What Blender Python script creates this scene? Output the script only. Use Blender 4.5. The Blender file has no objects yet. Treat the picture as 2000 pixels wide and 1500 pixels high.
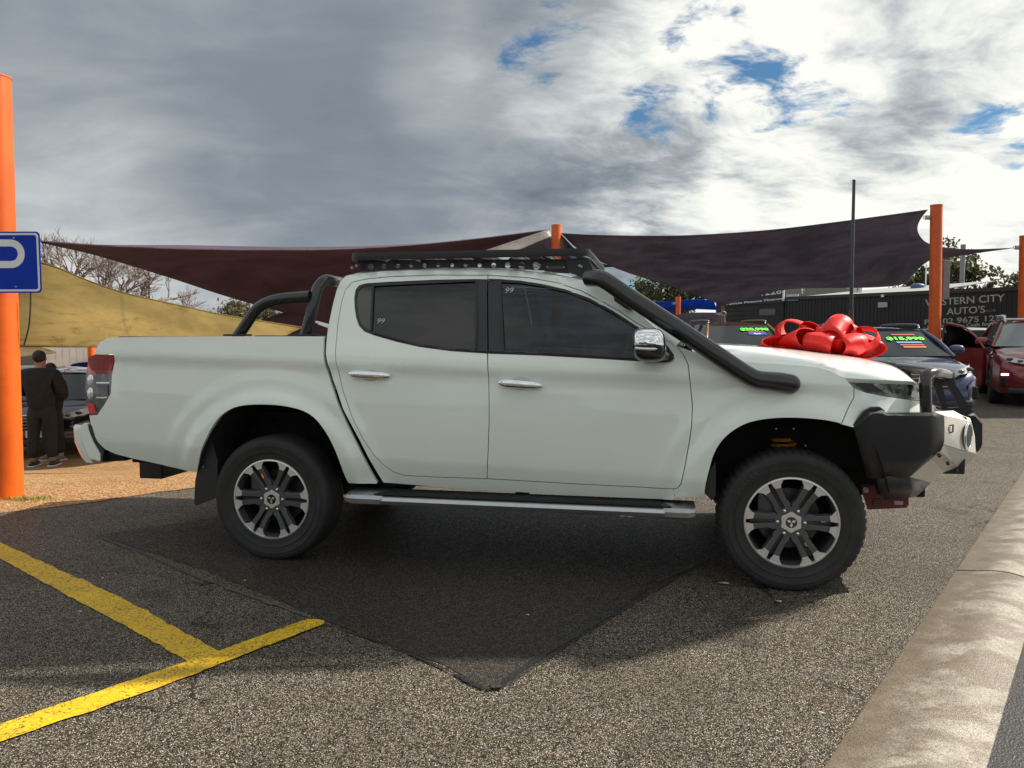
import bpy, bmesh, math, random
from math import sin, cos, tan, pi, sqrt, atan2, radians, exp
from mathutils import Vector, Matrix, Euler, noise
random.seed(7)
S = bpy.context.scene
COL = S.collection

# ---------------------------------------------------------------- camera, sky, sun
CAM_H, PITCH, FPX = 1.3806, 0.0669, 1500.0
cam_data = bpy.data.cameras.new('camera'); cam = bpy.data.objects.new('camera', cam_data); COL.objects.link(cam)
cam.location = (0, 0, CAM_H); cam.rotation_euler = (pi/2 - PITCH, 0, 0)
cam_data.sensor_width = 36; cam_data.lens = 36*FPX/2000; cam_data.clip_start = .05; cam_data.clip_end = 3000
S.camera = cam
SUN_EL, SUN_AZ = radians(40), radians(75)          # azimuth measured from the view direction towards the right
SUNV = Vector((cos(SUN_EL)*sin(SUN_AZ), cos(SUN_EL)*cos(SUN_AZ), sin(SUN_EL)))
sd = bpy.data.lights.new('sun', 'SUN'); sun = bpy.data.objects.new('sun', sd); COL.objects.link(sun)
sd.energy = 5.0; sd.angle = radians(.5); sd.color = (1, .93, .82)
sun.rotation_euler = SUNV.to_track_quat('Z', 'Y').to_euler()
S.view_settings.view_transform = 'Standard'; S.view_settings.look = 'None'
S.view_settings.exposure = .62; S.view_settings.gamma = 1; S.view_settings.use_curve_mapping = False

class NT:
    """small node-tree writer"""
    def __init__(s, tree): s.t = tree; s.n = tree.nodes; s.l = tree.links
    def new(s, typ, **kw):
        n = s.n.new(typ)
        for k, v in kw.items():
            setattr(n, k, v)
        return n
    def link(s, a, b): s.l.new(a, b)
    def val(s, inp, x):
        if isinstance(x, bpy.types.NodeSocket): s.link(x, inp)
        elif isinstance(x, (tuple, list, Vector)):
            x = tuple(x)
            if inp.type == 'RGBA' and len(x) == 3: x = x + (1,)
            inp.default_value = x
        else: inp.default_value = x
    def math(s, op, a, b=0.0, c=0.0, clamp=False):
        n = s.new('ShaderNodeMath', operation=op, use_clamp=clamp)
        s.val(n.inputs[0], a); s.val(n.inputs[1], b)
        if op in ('MULTIPLY_ADD', 'SMOOTH_MIN', 'COMPARE'): s.val(n.inputs[2], c)
        return n.outputs[0]
    def vmath(s, op, a, b=(0, 0, 0)):
        n = s.new('ShaderNodeVectorMath', operation=op); s.val(n.inputs[0], a)
        if op == 'SCALE': s.val(n.inputs[3], b)
        else: s.val(n.inputs[1], b)
        return n.outputs['Value'] if op in ('DOT_PRODUCT', 'LENGTH') else n.outputs[0]
    def mix(s, f, a, b, typ='RGBA', blend='MIX'):
        n = s.new('ShaderNodeMix', data_type=typ)
        if typ == 'RGBA':
            n.blend_type = blend
            s.val(n.inputs[0], f); s.val(n.inputs[6], a); s.val(n.inputs[7], b); return n.outputs[2]
        s.val(n.inputs[0], f); s.val(n.inputs[2], a); s.val(n.inputs[3], b); return n.outputs[0]
    def smooth(s, x, a, b, lo=0.0, hi=1.0):
        n = s.new('ShaderNodeMapRange', interpolation_type='SMOOTHSTEP')
        s.val(n.inputs[0], x); s.val(n.inputs[1], a); s.val(n.inputs[2], b); s.val(n.inputs[3], lo); s.val(n.inputs[4], hi)
        return n.outputs[0]
    def noise(s, vec, scale, detail=3, rough=.5, dist=0, out=0, dims='3D'):
        n = s.new('ShaderNodeTexNoise', noise_dimensions=dims); s.val(n.inputs['Vector'], vec)
        s.val(n.inputs['Scale'], scale); n.inputs['Detail'].default_value = detail
        n.inputs['Roughness'].default_value = rough; n.inputs['Distortion'].default_value = dist
        return n.outputs[out]
    def voronoi(s, vec, scale, feature='F1', out=0, rand=1):
        n = s.new('ShaderNodeTexVoronoi', feature=feature); s.val(n.inputs['Vector'], vec); n.inputs['Scale'].default_value = scale
        n.inputs['Randomness'].default_value = rand
        return n.outputs[out]

def ray(px, py):
    """direction in the world of the photograph's pixel (2000 x 1500)"""
    x = (px-1000)/FPX; z = -(py-750)/FPX
    return Vector((x, cos(PITCH)+z*sin(PITCH), z*cos(PITCH)-sin(PITCH)))
def W(px, py, Y):
    d = ray(px, py); return Vector((0, 0, CAM_H))+d*(Y/d.y)
def G(px, py, z=0):
    d = ray(px, py); t = (z-CAM_H)/d.z; return Vector((0, 0, CAM_H))+d*t

world = bpy.data.worlds.new('World'); S.world = world; world.use_nodes = True
def build_world():
    t = world.node_tree; t.nodes.clear(); k = NT(t)
    out = k.new('ShaderNodeOutputWorld'); bg = k.new('ShaderNodeBackground')
    sky = k.new('ShaderNodeTexSky', sky_type='NISHITA', sun_disc=False, sun_elevation=SUN_EL, sun_rotation=SUN_AZ)
    sky.air_density = 1.0; sky.dust_density = .6; sky.ozone_density = 2.0
    tc = k.new('ShaderNodeTexCoord'); d = k.vmath('NORMALIZE', tc.outputs['Generated'])
    sp = k.new('ShaderNodeSeparateXYZ'); k.link(d, sp.inputs[0])
    z = k.math('MAXIMUM', sp.outputs[2], 0.0)
    zz = k.math('ADD', z, .30)
    cb = k.new('ShaderNodeCombineXYZ')
    k.val(cb.inputs[0], k.math('DIVIDE', sp.outputs[0], zz)); k.val(cb.inputs[1], k.math('DIVIDE', sp.outputs[1], zz))
    p = cb.outputs[0]
    mp = k.new('ShaderNodeMapping'); k.link(p, mp.inputs[0]); mp.inputs['Rotation'].default_value = (0, 0, radians(-38)); mp.inputs['Scale'].default_value = (1.0, 1.3, 1); mp.inputs['Location'].default_value = (3.1, 1.7, 0)
    warp = k.noise(mp.outputs[0], 1.3, 3, .55, 0, 1)
    q = k.vmath('ADD', mp.outputs[0], k.vmath('SCALE', k.vmath('SUBTRACT', warp, (.5, .5, .5)), .42))
    n1 = k.math('SUBTRACT', k.noise(q, 1.5, 4, .5), .5)
    n2 = k.math('SUBTRACT', k.noise(k.vmath('ADD', q, (4, 7, 2)), 4.4, 10, .62), .5)
    mpl = k.new('ShaderNodeMapping'); k.link(p, mpl.inputs[0]); mpl.inputs['Rotation'].default_value = (0, 0, radians(20)); mpl.inputs['Scale'].default_value = (.9, 1.5, 1)
    n3 = k.math('SUBTRACT', k.noise(mpl.outputs[0], 2.2, 6, .5, .5), .5)
    def blob(px, py, deg, soft=1.0):
        c = ray(px, py).normalized()
        dp = k.vmath('DOT_PRODUCT', d, tuple(c))
        return k.smooth(dp, cos(radians(deg)), cos(radians(deg*(1-soft))))
    def add(x, b_, g): return k.math('MULTIPLY_ADD', b_, g, x)
    left = k.math('MAXIMUM', blob(200, 120, 40, .6), blob(640, 60, 15, .7))
    rough_ = k.math('SUBTRACT', 1.0, k.math('MULTIPLY', left, .88))
    nn = k.math('ADD', k.math('MULTIPLY', n1, 1.5), k.math('MULTIPLY', n2, 1.5))
    lum = k.math('ADD', .66, k.math('MULTIPLY', nn, rough_))
    lum = add(lum, left, -.265)
    lum = add(lum, k.math('MULTIPLY', n3, left), .42)
    for px, py, dg, so, gn in ((2300, 420, 36, 1, .34), (1420, 250, 15, 1, .13), (830, 165, 5, 1, .14), (930, 250, 7, 1, .07), (1000, 80, 6, 1, .06), (720, 330, 16, 1, -.10), (1240, 385, 12, .9, -.20), (1100, 20, 7, .9, -.16), (1800, 60, 12, .9, -.13),
                               (1780, 180, 8, .9, -.10), (1640, 330, 8, .9, -.08), (50, 440, 12, 1, .12), (300, 470, 10, 1, .08), (600, 480, 12, 1, .03), (1120, 160, 6, 1, .1), (1330, 300, 7, 1, .12)):
        lum = add(lum, blob(px, py, dg, so), gn)
    lum = add(lum, k.smooth(z, .12, .0), .10)
    lum = k.math('MAXIMUM', k.math('MINIMUM', lum, .95), .15)
    cr = k.new('ShaderNodeValToRGB'); k.link(lum, cr.inputs[0])
    e = cr.color_ramp.elements
    e[0].position = .15; e[0].color = (.16, .19, .225, 1)
    e[1].position = .95; e[1].color = (.97, .96, .89, 1)
    for pos, c in ((.35, (.235, .27, .31)), (.50, (.36, .39, .42)), (.66, (.58, .605, .61)), (.80, (.80, .82, .78))):
        m = e.new(pos); m.color = c+(1,)
    hole = blob(1420, 165, 6.2, 1)
    for px, py, dg in ((1520, 175, 5.4), (1620, 185, 4.6), (1282, 205, 3.6), (1030, 130, 3.2), (1085, 55, 3.2), (1345, 85, 3.0), (1400, 40, 3.0), (1925, 250, 3.0), (1985, 258, 3.0), (1225, 545, 4.6)):
        hole = k.math('MAXIMUM', hole, blob(px, py, dg, 1))
    # broken blue also in the part of the sky behind the photographer
    hole = k.math('MAXIMUM', hole, k.math('MULTIPLY', k.smooth(sp.outputs[1], .1, -.5), .30))
    hn = k.math('SUBTRACT', k.noise(k.vmath('ADD', q, (9, 1, 4)), 7.5, 10, .64), .5)
    hm = k.math('ADD', k.math('MULTIPLY', hole, .72), k.math('MULTIPLY', hn, 3.0))
    hm = k.math('MULTIPLY', k.smooth(hm, .52, 1.15), k.smooth(hole, .0, .35))
    blue = k.mix(1.0, sky.outputs[0], (.042, .066, .078), blend='MULTIPLY')
    col = k.mix(hm, cr.outputs[0], blue)
    below = k.smooth(sp.outputs[2], .0, -.05)
    col = k.mix(below, col, (.10, .09, .08))
    k.link(col, bg.inputs[0]); bg.inputs[1].default_value = .70
    k.link(bg.outputs[0], out.inputs[0])
build_world()

# ---------------------------------------------------------------- helpers
def tag(o, label=None, cat=None, group=None, kind=None):
    if label: o['label'] = label
    if cat: o['category'] = cat
    if group: o['group'] = group
    if kind: o['kind'] = kind
    return o
def empty(name, loc=(0, 0, 0), rz=0, label=None, cat=None, group=None):
    o = bpy.data.objects.new(name, None); COL.objects.link(o); o.location = loc; o.rotation_euler = (0, 0, rz)
    o.empty_display_size = .1
    return tag(o, label, cat, group)
def link_mesh(name, me, m=None, parent=None):
    o = bpy.data.objects.new(name, me); COL.objects.link(o)
    if m:
        for x in (m if isinstance(m, (list, tuple)) else [m]): me.materials.append(x)
    if parent: o.parent = parent
    return o
def obj(name, bm, m=None, parent=None, smooth=None):
    me = bpy.data.meshes.new(name)
    if smooth is not None:
        for f in bm.faces: f.smooth = True
    bm.normal_update(); bm.to_mesh(me); bm.free()
    if smooth is not None and smooth < 3.2: me.set_sharp_from_angle(angle=smooth)
    return link_mesh(name, me, m, parent)
def box(bm, c, s, rot=None, bevel=0):
    r = bmesh.ops.create_cube(bm, size=1)
    M = Matrix.Translation(c) @ (rot.to_4x4() if rot else Matrix()) @ Matrix.Diagonal((s[0], s[1], s[2], 1))
    bmesh.ops.transform(bm, matrix=M, verts=r['verts'])
    if bevel:
        es = list({e for v in r['verts'] for e in v.link_edges})
        bmesh.ops.bevel(bm, geom=es, offset=bevel, segments=2, affect='EDGES', profile=.5)
    return r['verts']
def cyl(bm, a, b, r1, r2=None, seg=12, caps=True):
    a, b = Vector(a), Vector(b); r2 = r1 if r2 is None else r2
    d = b-a; r = bmesh.ops.create_cone(bm, segments=seg, radius1=r1, radius2=r2, depth=d.length, cap_ends=caps)
    M = Matrix.Translation((a+b)/2) @ d.to_track_quat('Z', 'Y').to_matrix().to_4x4()
    bmesh.ops.transform(bm, matrix=M, verts=r['verts']); return r['verts']
def ball(bm, c, s, sub=3, rot=None):
    r = bmesh.ops.create_icosphere(bm, subdivisions=sub, radius=1)
    M = Matrix.Translation(c) @ (rot.to_4x4() if rot else Matrix()) @ Matrix.Diagonal((s[0], s[1], s[2], 1))
    bmesh.ops.transform(bm, matrix=M, verts=r['verts']); return r['verts']
def catmull(pts, n=6, closed=False):
    P = [Vector(p) for p in pts]; out = []; N = len(P)
    rng = range(N) if closed else range(N-1)
    for i in rng:
        p0 = P[(i-1) % N] if closed or i > 0 else P[0]*2-P[1]
        p1 = P[i]; p2 = P[(i+1) % N]
        p3 = P[(i+2) % N] if closed or i+2 < N else P[-1]*2-P[-2]
        for j in range(n):
            t = j/n; out.append(.5*((2*p1)+(p2-p0)*t+(2*p0-5*p1+4*p2-p3)*t*t+(3*p1-p0-3*p2+p3)*t**3))
    if not closed: out.append(P[-1])
    return out
def tube(bm, pts, r, seg=12, n=6, smooth=True, caps=True, flat=1.0):
    P = catmull(pts, n) if smooth else [Vector(p) for p in pts]
    R = r if callable(r) else (lambda t: r)
    rings = []; up = None
    for i, p in enumerate(P):
        t = (P[min(i+1, len(P)-1)]-P[max(i-1, 0)]).normalized()
        if up is None:
            up = Vector((0, 0, 1)) if abs(t.z) < .9 else Vector((1, 0, 0))
        up = (up-t*up.dot(t)).normalized(); s = t.cross(up)
        rr = R(i/(len(P)-1))
        rings.append([bm.verts.new(p+(up*cos(a)*flat+s*sin(a))*rr) for a in [2*pi*k/seg for k in range(seg)]])
    for a, b in zip(rings, rings[1:]):
        for k in range(seg):
            bm.faces.new((a[k], a[(k+1) % seg], b[(k+1) % seg], b[k]))
    if caps: bm.faces.new(rings[0][::-1]); bm.faces.new(rings[-1])
def grid(bm, rows, closed=False):
    V = [[bm.verts.new(p) for p in r] for r in rows]
    for a, b in zip(V, V[1:]):
        n = len(a)
        for k in range(n if closed else n-1):
            j = (k+1) % n
            try: bm.faces.new((a[k], a[j], b[j], b[k]))
            except ValueError: pass
    return V
def prism(bm, poly, d):
    """polygon of 3D points thickened along vector d"""
    a = [bm.verts.new(p) for p in poly]; b = [bm.verts.new(Vector(p)+Vector(d)) for p in poly]
    bm.faces.new(a); bm.faces.new(b[::-1]); n = len(a)
    for i in range(n): bm.faces.new((a[i], b[i], b[(i+1) % n], a[(i+1) % n]))
def fix(bm): bmesh.ops.recalc_face_normals(bm, faces=bm.faces[:])
def pchip(pts):
    xs = [p[0] for p in pts]; ys = [p[1] for p in pts]; n = len(xs)
    h = [xs[i+1]-xs[i] for i in range(n-1)]; de = [(ys[i+1]-ys[i])/h[i] for i in range(n-1)]
    m = [de[0]]+[0 if de[i-1]*de[i] <= 0 else 2*de[i-1]*de[i]/(de[i-1]+de[i]) for i in range(1, n-1)]+[de[-1]]
    def f(x):
        if x <= xs[0]: return ys[0]+(x-xs[0])*m[0]
        if x >= xs[-1]: return ys[-1]+(x-xs[-1])*m[-1]
        i = 0
        while x > xs[i+1]: i += 1
        t = (x-xs[i])/h[i]
        return ((1+2*t)*(1-t)**2*ys[i]+t*(1-t)**2*h[i]*m[i]+t*t*(3-2*t)*ys[i+1]+t*t*(t-1)*h[i]*m[i+1])
    return f
def lerpf(pts):
    def f(x):
        if x <= pts[0][0]: return pts[0][1]
        for a, b in zip(pts, pts[1:]):
            if x <= b[0]: return a[1]+(b[1]-a[1])*(x-a[0])/(b[0]-a[0]+1e-9)
        return pts[-1][1]
    return f
def sstep(a, b, x):
    t = min(1, max(0, (x-a)/(b-a))); return t*t*(3-2*t)
def text_bm(s, size, ext=.002, off=0.0, align='LEFT', shear=0, spacing=1.0):
    cu = bpy.data.curves.new('t', 'FONT'); cu.body = s; cu.size = size; cu.extrude = ext; cu.offset = off
    cu.align_x = align; cu.shear = shear; cu.resolution_u = 3; cu.space_character = spacing
    o = bpy.data.objects.new('t', cu); COL.objects.link(o)
    dg = bpy.context.evaluated_depsgraph_get(); me = bpy.data.meshes.new_from_object(o.evaluated_get(dg))
    bm = bmesh.new(); bm.from_mesh(me); bpy.data.objects.remove(o); bpy.data.curves.remove(cu); bpy.data.meshes.remove(me)
    return bm
def frame_matrix(o, x, y):
    x = Vector(x).normalized(); y = Vector(y); z = x.cross(y).normalized(); y = z.cross(x)
    M = Matrix((x, y, z)).transposed().to_4x4(); M.translation = Vector(o); return M

# ---------------------------------------------------------------- materials
MATS = {}
def mat(name, col=(.5, .5, .5), rough=.5, metal=0, coat=0, spec=.5, var=0, vscale=6, bump=0, bscale=80, emit=None, estr=1, coord='Object', rvar=0):
    m = bpy.data.materials.new(name); m.use_nodes = True; MATS[name] = m
    k = NT(m.node_tree); b = m.node_tree.nodes['Principled BSDF']
    b.inputs['Roughness'].default_value = rough; b.inputs['Metallic'].default_value = metal
    b.inputs['Coat Weight'].default_value = coat; b.inputs['Coat Roughness'].default_value = .04
    b.inputs['Specular IOR Level'].default_value = spec
    b.inputs['Base Color'].default_value = tuple(col)+(1,)
    tc = k.new('ShaderNodeTexCoord'); v = tc.outputs[coord]
    if var:
        n = k.noise(v, vscale, 5, .6)
        f = k.smooth(n, .3, .7)
        k.link(k.mix(f, tuple(c*(1-var) for c in col), tuple(min(1, c*(1+var)) for c in col)), b.inputs['Base Color'])
    if rvar: k.link(k.smooth(k.noise(v, vscale*2, 4, .6), .3, .7, max(0, rough-rvar), rough+rvar), b.inputs['Roughness'])
    if bump:
        bn = k.new('ShaderNodeBump'); bn.inputs['Strength'].default_value = bump; bn.inputs['Distance'].default_value = .01
        k.link(k.noise(v, bscale, 3, .6), bn.inputs['Height']); k.link(bn.outputs[0], b.inputs['Normal'])
    if emit: b.inputs['Emission Color'].default_value = tuple(emit)+(1,); b.inputs['Emission Strength'].default_value = estr
    return m
def bsdf(m): return m.node_tree.nodes['Principled BSDF']
paint = mat('white_paint', (.78, .84, .80), .32, coat=1, var=.02, vscale=1.5)
paint_in = mat('white_paint_inner', (.55, .57, .55), .5)
black_pl = mat('black_plastic', (.018, .019, .022), .42, var=.15, bump=.15, bscale=400)
black_gl = mat('black_gloss', (.012, .013, .016), .12, coat=.6)
black_pc = mat('black_powdercoat', (.012, .0125, .017), .38, bump=.25, bscale=500, var=.1)
dark = mat('dark_cavity', (.012, .012, .013), .9, var=.3)
rubber = mat('tyre_rubber', (.022, .022, .023), .72, var=.25, vscale=9, bump=.2, bscale=120)
liner_m = mat('felt_liner', (.012, .013, .014), .95, var=.4, vscale=12)
chrome = mat('chrome', (.82, .84, .86), .06, metal=1)
silver = mat('machined_alloy', (.72, .72, .72), .36, metal=.7)
spoke_m = mat('grey_spoke_paint', (.065, .068, .076), .35, coat=.4)
step_al = mat('brushed_aluminium', (.50, .52, .54), .38, metal=1, var=.05, vscale=20)
bar_al = mat('silver_coated_steel', (.50, .47, .42), .48, metal=.25, var=.05, vscale=10)
steel = mat('steel', (.35, .35, .36), .4, metal=1)
maroon_m = mat('dark_red_powdercoat', (.16, .012, .02), .4, coat=.2, var=.1)
red_lens = mat('red_lens', (.65, .010, .014), .1, coat=1, var=.25, vscale=20)
dred_lens = mat('dark_red_lens', (.24, .010, .026), .08, coat=1)
clear_grey = mat('smoked_lens', (.10, .11, .12), .08, coat=1)
lamp_white = mat('lamp_reflector', (.75, .76, .76), .15, metal=.7)
amber = mat('amber_sticker', (.85, .36, .03), .4)
orange_m = mat('orange_pole_paint', (.64, .100, .0045), .42, var=.14, vscale=3, bump=.08, bscale=60, coat=.15)
spring_m = mat('yellow_spring', (.40, .16, .02), .5)
pen_m = mat('white_marker', (.62, .64, .66), .6)
ribbon = mat('red_ribbon', (.80, .012, .009), .5, coat=.05, var=.12, vscale=9)
hair_m = mat('dark_hair', (.015, .011, .009), .6, var=.3, vscale=60)
skin_m = mat('skin', (.36, .19, .13), .5, var=.1)
jacket_m = mat('black_jacket', (.014, .013, .014), .85, var=.3, vscale=12, bump=.3, bscale=40)
trouser_m = mat('dark_trousers', (.018, .017, .017), .85, var=.2)
grey_m = mat('grey_cloth', (.16, .16, .17), .85, var=.2)
white_m = mat('white_plastic', (.72, .72, .70), .5, var=.06)
glass_dark = mat('tinted_glass', (.010, .011, .013), .015, spec=.55, coat=1)
def glass(name, tint, opa=.3, refl=1.0):
    m = bpy.data.materials.new(name); m.use_nodes = True; k = NT(m.node_tree); m.node_tree.nodes.clear()
    o = k.new('ShaderNodeOutputMaterial'); tr = k.new('ShaderNodeBsdfTransparent'); tr.inputs[0].default_value = tuple(tint)+(1,)
    g = k.new('ShaderNodeBsdfGlossy'); g.inputs['Roughness'].default_value = .015; g.inputs[0].default_value = (refl*.8, refl*.82, refl*.86, 1)
    fr = k.new('ShaderNodeFresnel'); fr.inputs[0].default_value = 1.5
    mx = k.new('ShaderNodeMixShader'); k.link(k.math('MULTIPLY_ADD', fr.outputs[0], 1.0, .015), mx.inputs[0]); k.link(tr.outputs[0], mx.inputs[1]); k.link(g.outputs[0], mx.inputs[2])
    k.link(mx.outputs[0], o.inputs[0]); return m
glass_door = glass('door_glass', (.10, .11, .125))
glass_rear = glass('privacy_glass', (.010, .010, .012))
glass_clear = glass('clear_lens', (.93, .94, .94))
glass_car = glass('car_glass', (.30, .34, .34))

def ground_mat(name, base, stone, sc, rough=(.35, .8), bump=.8, speck=.5, stain=None, wet=0.0, warm=None, cracks=False):
    """asphalt / gravel: stones of two sizes, fines between, worn and damp patches"""
    m = bpy.data.materials.new(name); m.use_nodes = True; k = NT(m.node_tree); b = bsdf(m)
    tc = k.new('ShaderNodeTexCoord'); v = tc.outputs['Object']
    vo = k.new('ShaderNodeTexVoronoi'); k.link(v, vo.inputs['Vector']); vo.inputs['Scale'].default_value = sc
    cell = k.new('ShaderNodeSeparateColor'); k.link(vo.outputs['Color'], cell.inputs[0])
    vo2 = k.new('ShaderNodeTexVoronoi'); k.link(v, vo2.inputs['Vector']); vo2.inputs['Scale'].default_value = sc*2.3
    c2 = k.new('ShaderNodeSeparateColor'); k.link(vo2.outputs['Color'], c2.inputs[0])
    big = k.noise(v, .55, 5, .6); mid = k.noise(v, 4, 5, .65); fine = k.noise(v, sc*.6, 3, .6)
    col = k.mix(k.smooth(mid, .3, .7), tuple(c*.82 for c in base), tuple(c*1.18 for c in base))
    col = k.mix(k.math('MULTIPLY', k.smooth(big, .35, .7), .5), col, tuple(c*.62 for c in base))
    sf = k.math('MULTIPLY', k.smooth(cell.outputs[0], .45, .95), speck)
    col = k.mix(sf, col, stone)
    sf2 = k.math('MULTIPLY', k.smooth(c2.outputs[1], .70, .98), speck*.8)
    col = k.mix(sf2, col, tuple(min(1, c*1.3) for c in stone))
    col = k.mix(k.math('MULTIPLY', k.smooth(cell.outputs[2], .0, .25, 1, 0), .5), col, tuple(c*.35 for c in base))
    if name == 'new_asphalt': b.inputs['Specular IOR Level'].default_value = .2
    if warm: col = k.mix(k.math('MULTIPLY', k.smooth(k.noise(v, 1.1, 4, .7), .56, .72), .55), col, warm)
    if stain: col = k.mix(k.math('MULTIPLY', k.smooth(k.noise(k.vmath('ADD', v, (7, 3, 0)), .9, 5, .6), .5, .7), .5), col, stain)
    if cracks:
        painted_glint = k.math('MULTIPLY', k.smooth(c2.outputs[0], .90, .94), k.smooth(k.noise(v, 1.3, 3, .6), .25, .6, .35, 1))  # bright cells: sun glints painted into the base colour
        col = k.mix(painted_glint, col, (.60, .55, .47)); b.inputs['Specular IOR Level'].default_value = .13
        wv = k.vmath('ADD', v, k.vmath('SCALE', k.noise(v, 3.5, 4, .65, 0, 1), .35))
        ce_ = k.voronoi(wv, .55, 'DISTANCE_TO_EDGE'); cm = k.math('MULTIPLY', k.smooth(ce_, .0065, .002), k.smooth(k.noise(v, .8, 2, .5), .50, .58))
        col = k.mix(k.math('MULTIPLY', cm, .8), col, (.010, .009, .008))
        ol = k.smooth(k.noise(k.vmath('ADD', v, (11, 5, 0)), 1.7, 3, .5), .64, .74); col = k.mix(k.math('MULTIPLY', ol, .45), col, (.018, .016, .015))
    k.link(col, b.inputs['Base Color'])
    h = k.math('ADD', k.math('MULTIPLY', vo.outputs['Distance'], -.7), k.math('MULTIPLY', fine, .6))
    h = k.math('ADD', h, k.math('MULTIPLY', vo2.outputs['Distance'], -.3))
    bn = k.new('ShaderNodeBump'); bn.inputs['Strength'].default_value = bump; bn.inputs['Distance'].default_value = .8/sc
    k.link(h, bn.inputs['Height']); k.link(bn.outputs[0], b.inputs['Normal'])
    r = k.smooth(cell.outputs[1], .2, .95, rough[1], rough[0])
    if wet: r = k.mix(k.math('MULTIPLY', k.smooth(big, .42, .62), wet), r, .18, 'FLOAT')
    k.link(r, b.inputs['Roughness']); return m
asphalt_m = ground_mat('old_asphalt', (.021, .0165, .0115), (.185, .157, .118), 150, (.3, .75), 1.0, .74, wet=.15, warm=(.085, .058, .03), cracks=True)
patch_m = ground_mat('new_asphalt', (.018, .016, .014), (.115, .10, .08), 150, (.3, .7), 1.0, .62)
gravel_m = ground_mat('orange_gravel', (.29, .142, .045), (.52, .32, .15), 48, (.6, .95), 1.0, .8, stain=(.22, .11, .04))
far_m = ground_mat('far_yard_ground', (.10, .075, .06), (.22, .18, .14), 60, (.6, .95), .6, .5)

# ---------------------------------------------------------------- ground
def drop(x, y):
    return -.88*sstep(6.2, 13.5, y)*sstep(1.5, -5.0, x)
bm = bmesh.new()
ys = [-12, -6, -2, 0]+[1+i*.5 for i in range(40)]+[21+i*3 for i in range(10)]+[60, 90, 150, 300, 700]
xs = [-500, -200, -90, -50]+[-30+i*2 for i in range(7)]+[-16+i for i in range(33)]+[18, 20, 24, 30, 40, 60, 90, 200, 500]
grid(bm, [[(x, y, drop(x, y)) for x in xs] for y in ys])
tag(obj('ground', bm, asphalt_m, smooth=3.3), kind='structure')
def sheet(name, poly, m, dz, step=.25, kind='structure', thick=0):
    """flat sheet following the ground, cut from a polygon of (x, y)"""
    bm = bmesh.new(); vs = [bm.verts.new((p[0], p[1], 0)) for p in poly]
    es = [bm.edges.new((vs[i], vs[(i+1) % len(vs)])) for i in range(len(vs))]
    bmesh.ops.triangle_fill(bm, edges=es, use_beauty=True)
    if step:
        x0, x1 = min(p[0] for p in poly), max(p[0] for p in poly); y0, y1 = min(p[1] for p in poly), max(p[1] for p in poly)
        q = x0+step
        while q < x1: bmesh.ops.bisect_plane(bm, geom=bm.verts[:]+bm.edges[:]+bm.faces[:], plane_co=(q, 0, 0), plane_no=(1, 0, 0)); q += step
        q = y0+step
        while q < y1: bmesh.ops.bisect_plane(bm, geom=bm.verts[:]+bm.edges[:]+bm.faces[:], plane_co=(0, q, 0), plane_no=(0, 1, 0)); q += step
    for v in bm.verts: v.co.z = drop(v.co.x, v.co.y)+dz
    bmesh.ops.recalc_face_normals(bm, faces=bm.faces[:])
    for f in bm.faces:
        if f.normal.z < 0: f.normal_flip()
    return tag(obj(name, bm, m, smooth=3.3), kind=kind)
def gp(px, py): g = G(px, py); return (g.x, g.y)
def rough_edge(pts, amp, step=.05, seed=1, closed=True):
    out = []; n = len(pts)
    for i in range(n if closed else n-1):
        a, b = Vector(pts[i]), Vector(pts[(i+1) % n]); L = (b-a).length; k = max(1, int(L/step)); nn = Vector((-(b-a).y, (b-a).x)).normalized() if L else Vector((0, 0))
        for j in range(k):
            p = a+(b-a)*j/k; d = noise.noise(Vector((p.x*9, p.y*9, seed)))+.5*noise.noise(Vector((p.x*31, p.y*31, seed)))
            out.append(tuple(p+nn*d*amp*min(1, 4*j/k, 4*(k-j)/k)))
    return out
# gravel area at the left: boundary running away from the asphalt edge
gl = [gp(-260, 1030), gp(0, 1003), gp(150, 985), gp(300, 962), gp(380, 950), gp(470, 925)]
gpoly = gl+[(-1.2, 8.2), (1.5, 11), (2.5, 18), (-3, 34), (-30, 34), (-30, 6)]
sheet('gravel_ground', rough_edge(gpoly[:6], .05, .08, 3, False)+gpoly[6:], gravel_m, .004, .6)
# darker, smooth asphalt repair under the truck
ptc = [gp(185, 1046), gp(430, 1010), gp(1000, 985), gp(1400, 1030), gp(1395, 1088), gp(1200, 1205), gp(975, 1350), gp(940, 1343), gp(870, 1300), gp(640, 1215), gp(430, 1125), gp(250, 1065)]
sheet('asphalt_patch', rough_edge(ptc, .012, .03, 5), patch_m, .0025, .5)
def band(name, pts, w, m, dz, amp=.006, seed=2):
    P = [Vector(p) for p in pts]; L, R = [], []
    for i, p in enumerate(P):
        t = (P[min(i+1, len(P)-1)]-P[max(i-1, 0)]).normalized(); n = Vector((-t.y, t.x)); ww = w[i] if isinstance(w, list) else w
        L.append(tuple(p+n*ww/2)); R.append(tuple(p-n*ww/2))
    poly = rough_edge(L+R[::-1], amp, .025, seed)
    return sheet(name, poly, m, dz, 0)
tar_m = ground_mat('tar_seal', (.012, .012, .013), (.03, .03, .03), 160, (.25, .5), .5, .3)
lite_m = ground_mat('worn_joint', (.07, .063, .058), (.13, .12, .11), 140, (.5, .8), .5, .4)
band('tar_joint', [gp(1396, 1086), gp(1280, 1140), gp(1200, 1195), gp(1090, 1262), gp(1010, 1315), gp(965, 1349)], [.008, .02, .03, .03, .03, .02], tar_m, .0055, .012)
band('patch_edge_joint', [gp(190, 1048), gp(300, 1090), gp(380, 1125), gp(480, 1163), gp(560, 1190), gp(640, 1222)], [.01, .02, .025, .02, .02, .01], lite_m, .0055, .018, 8)
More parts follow.
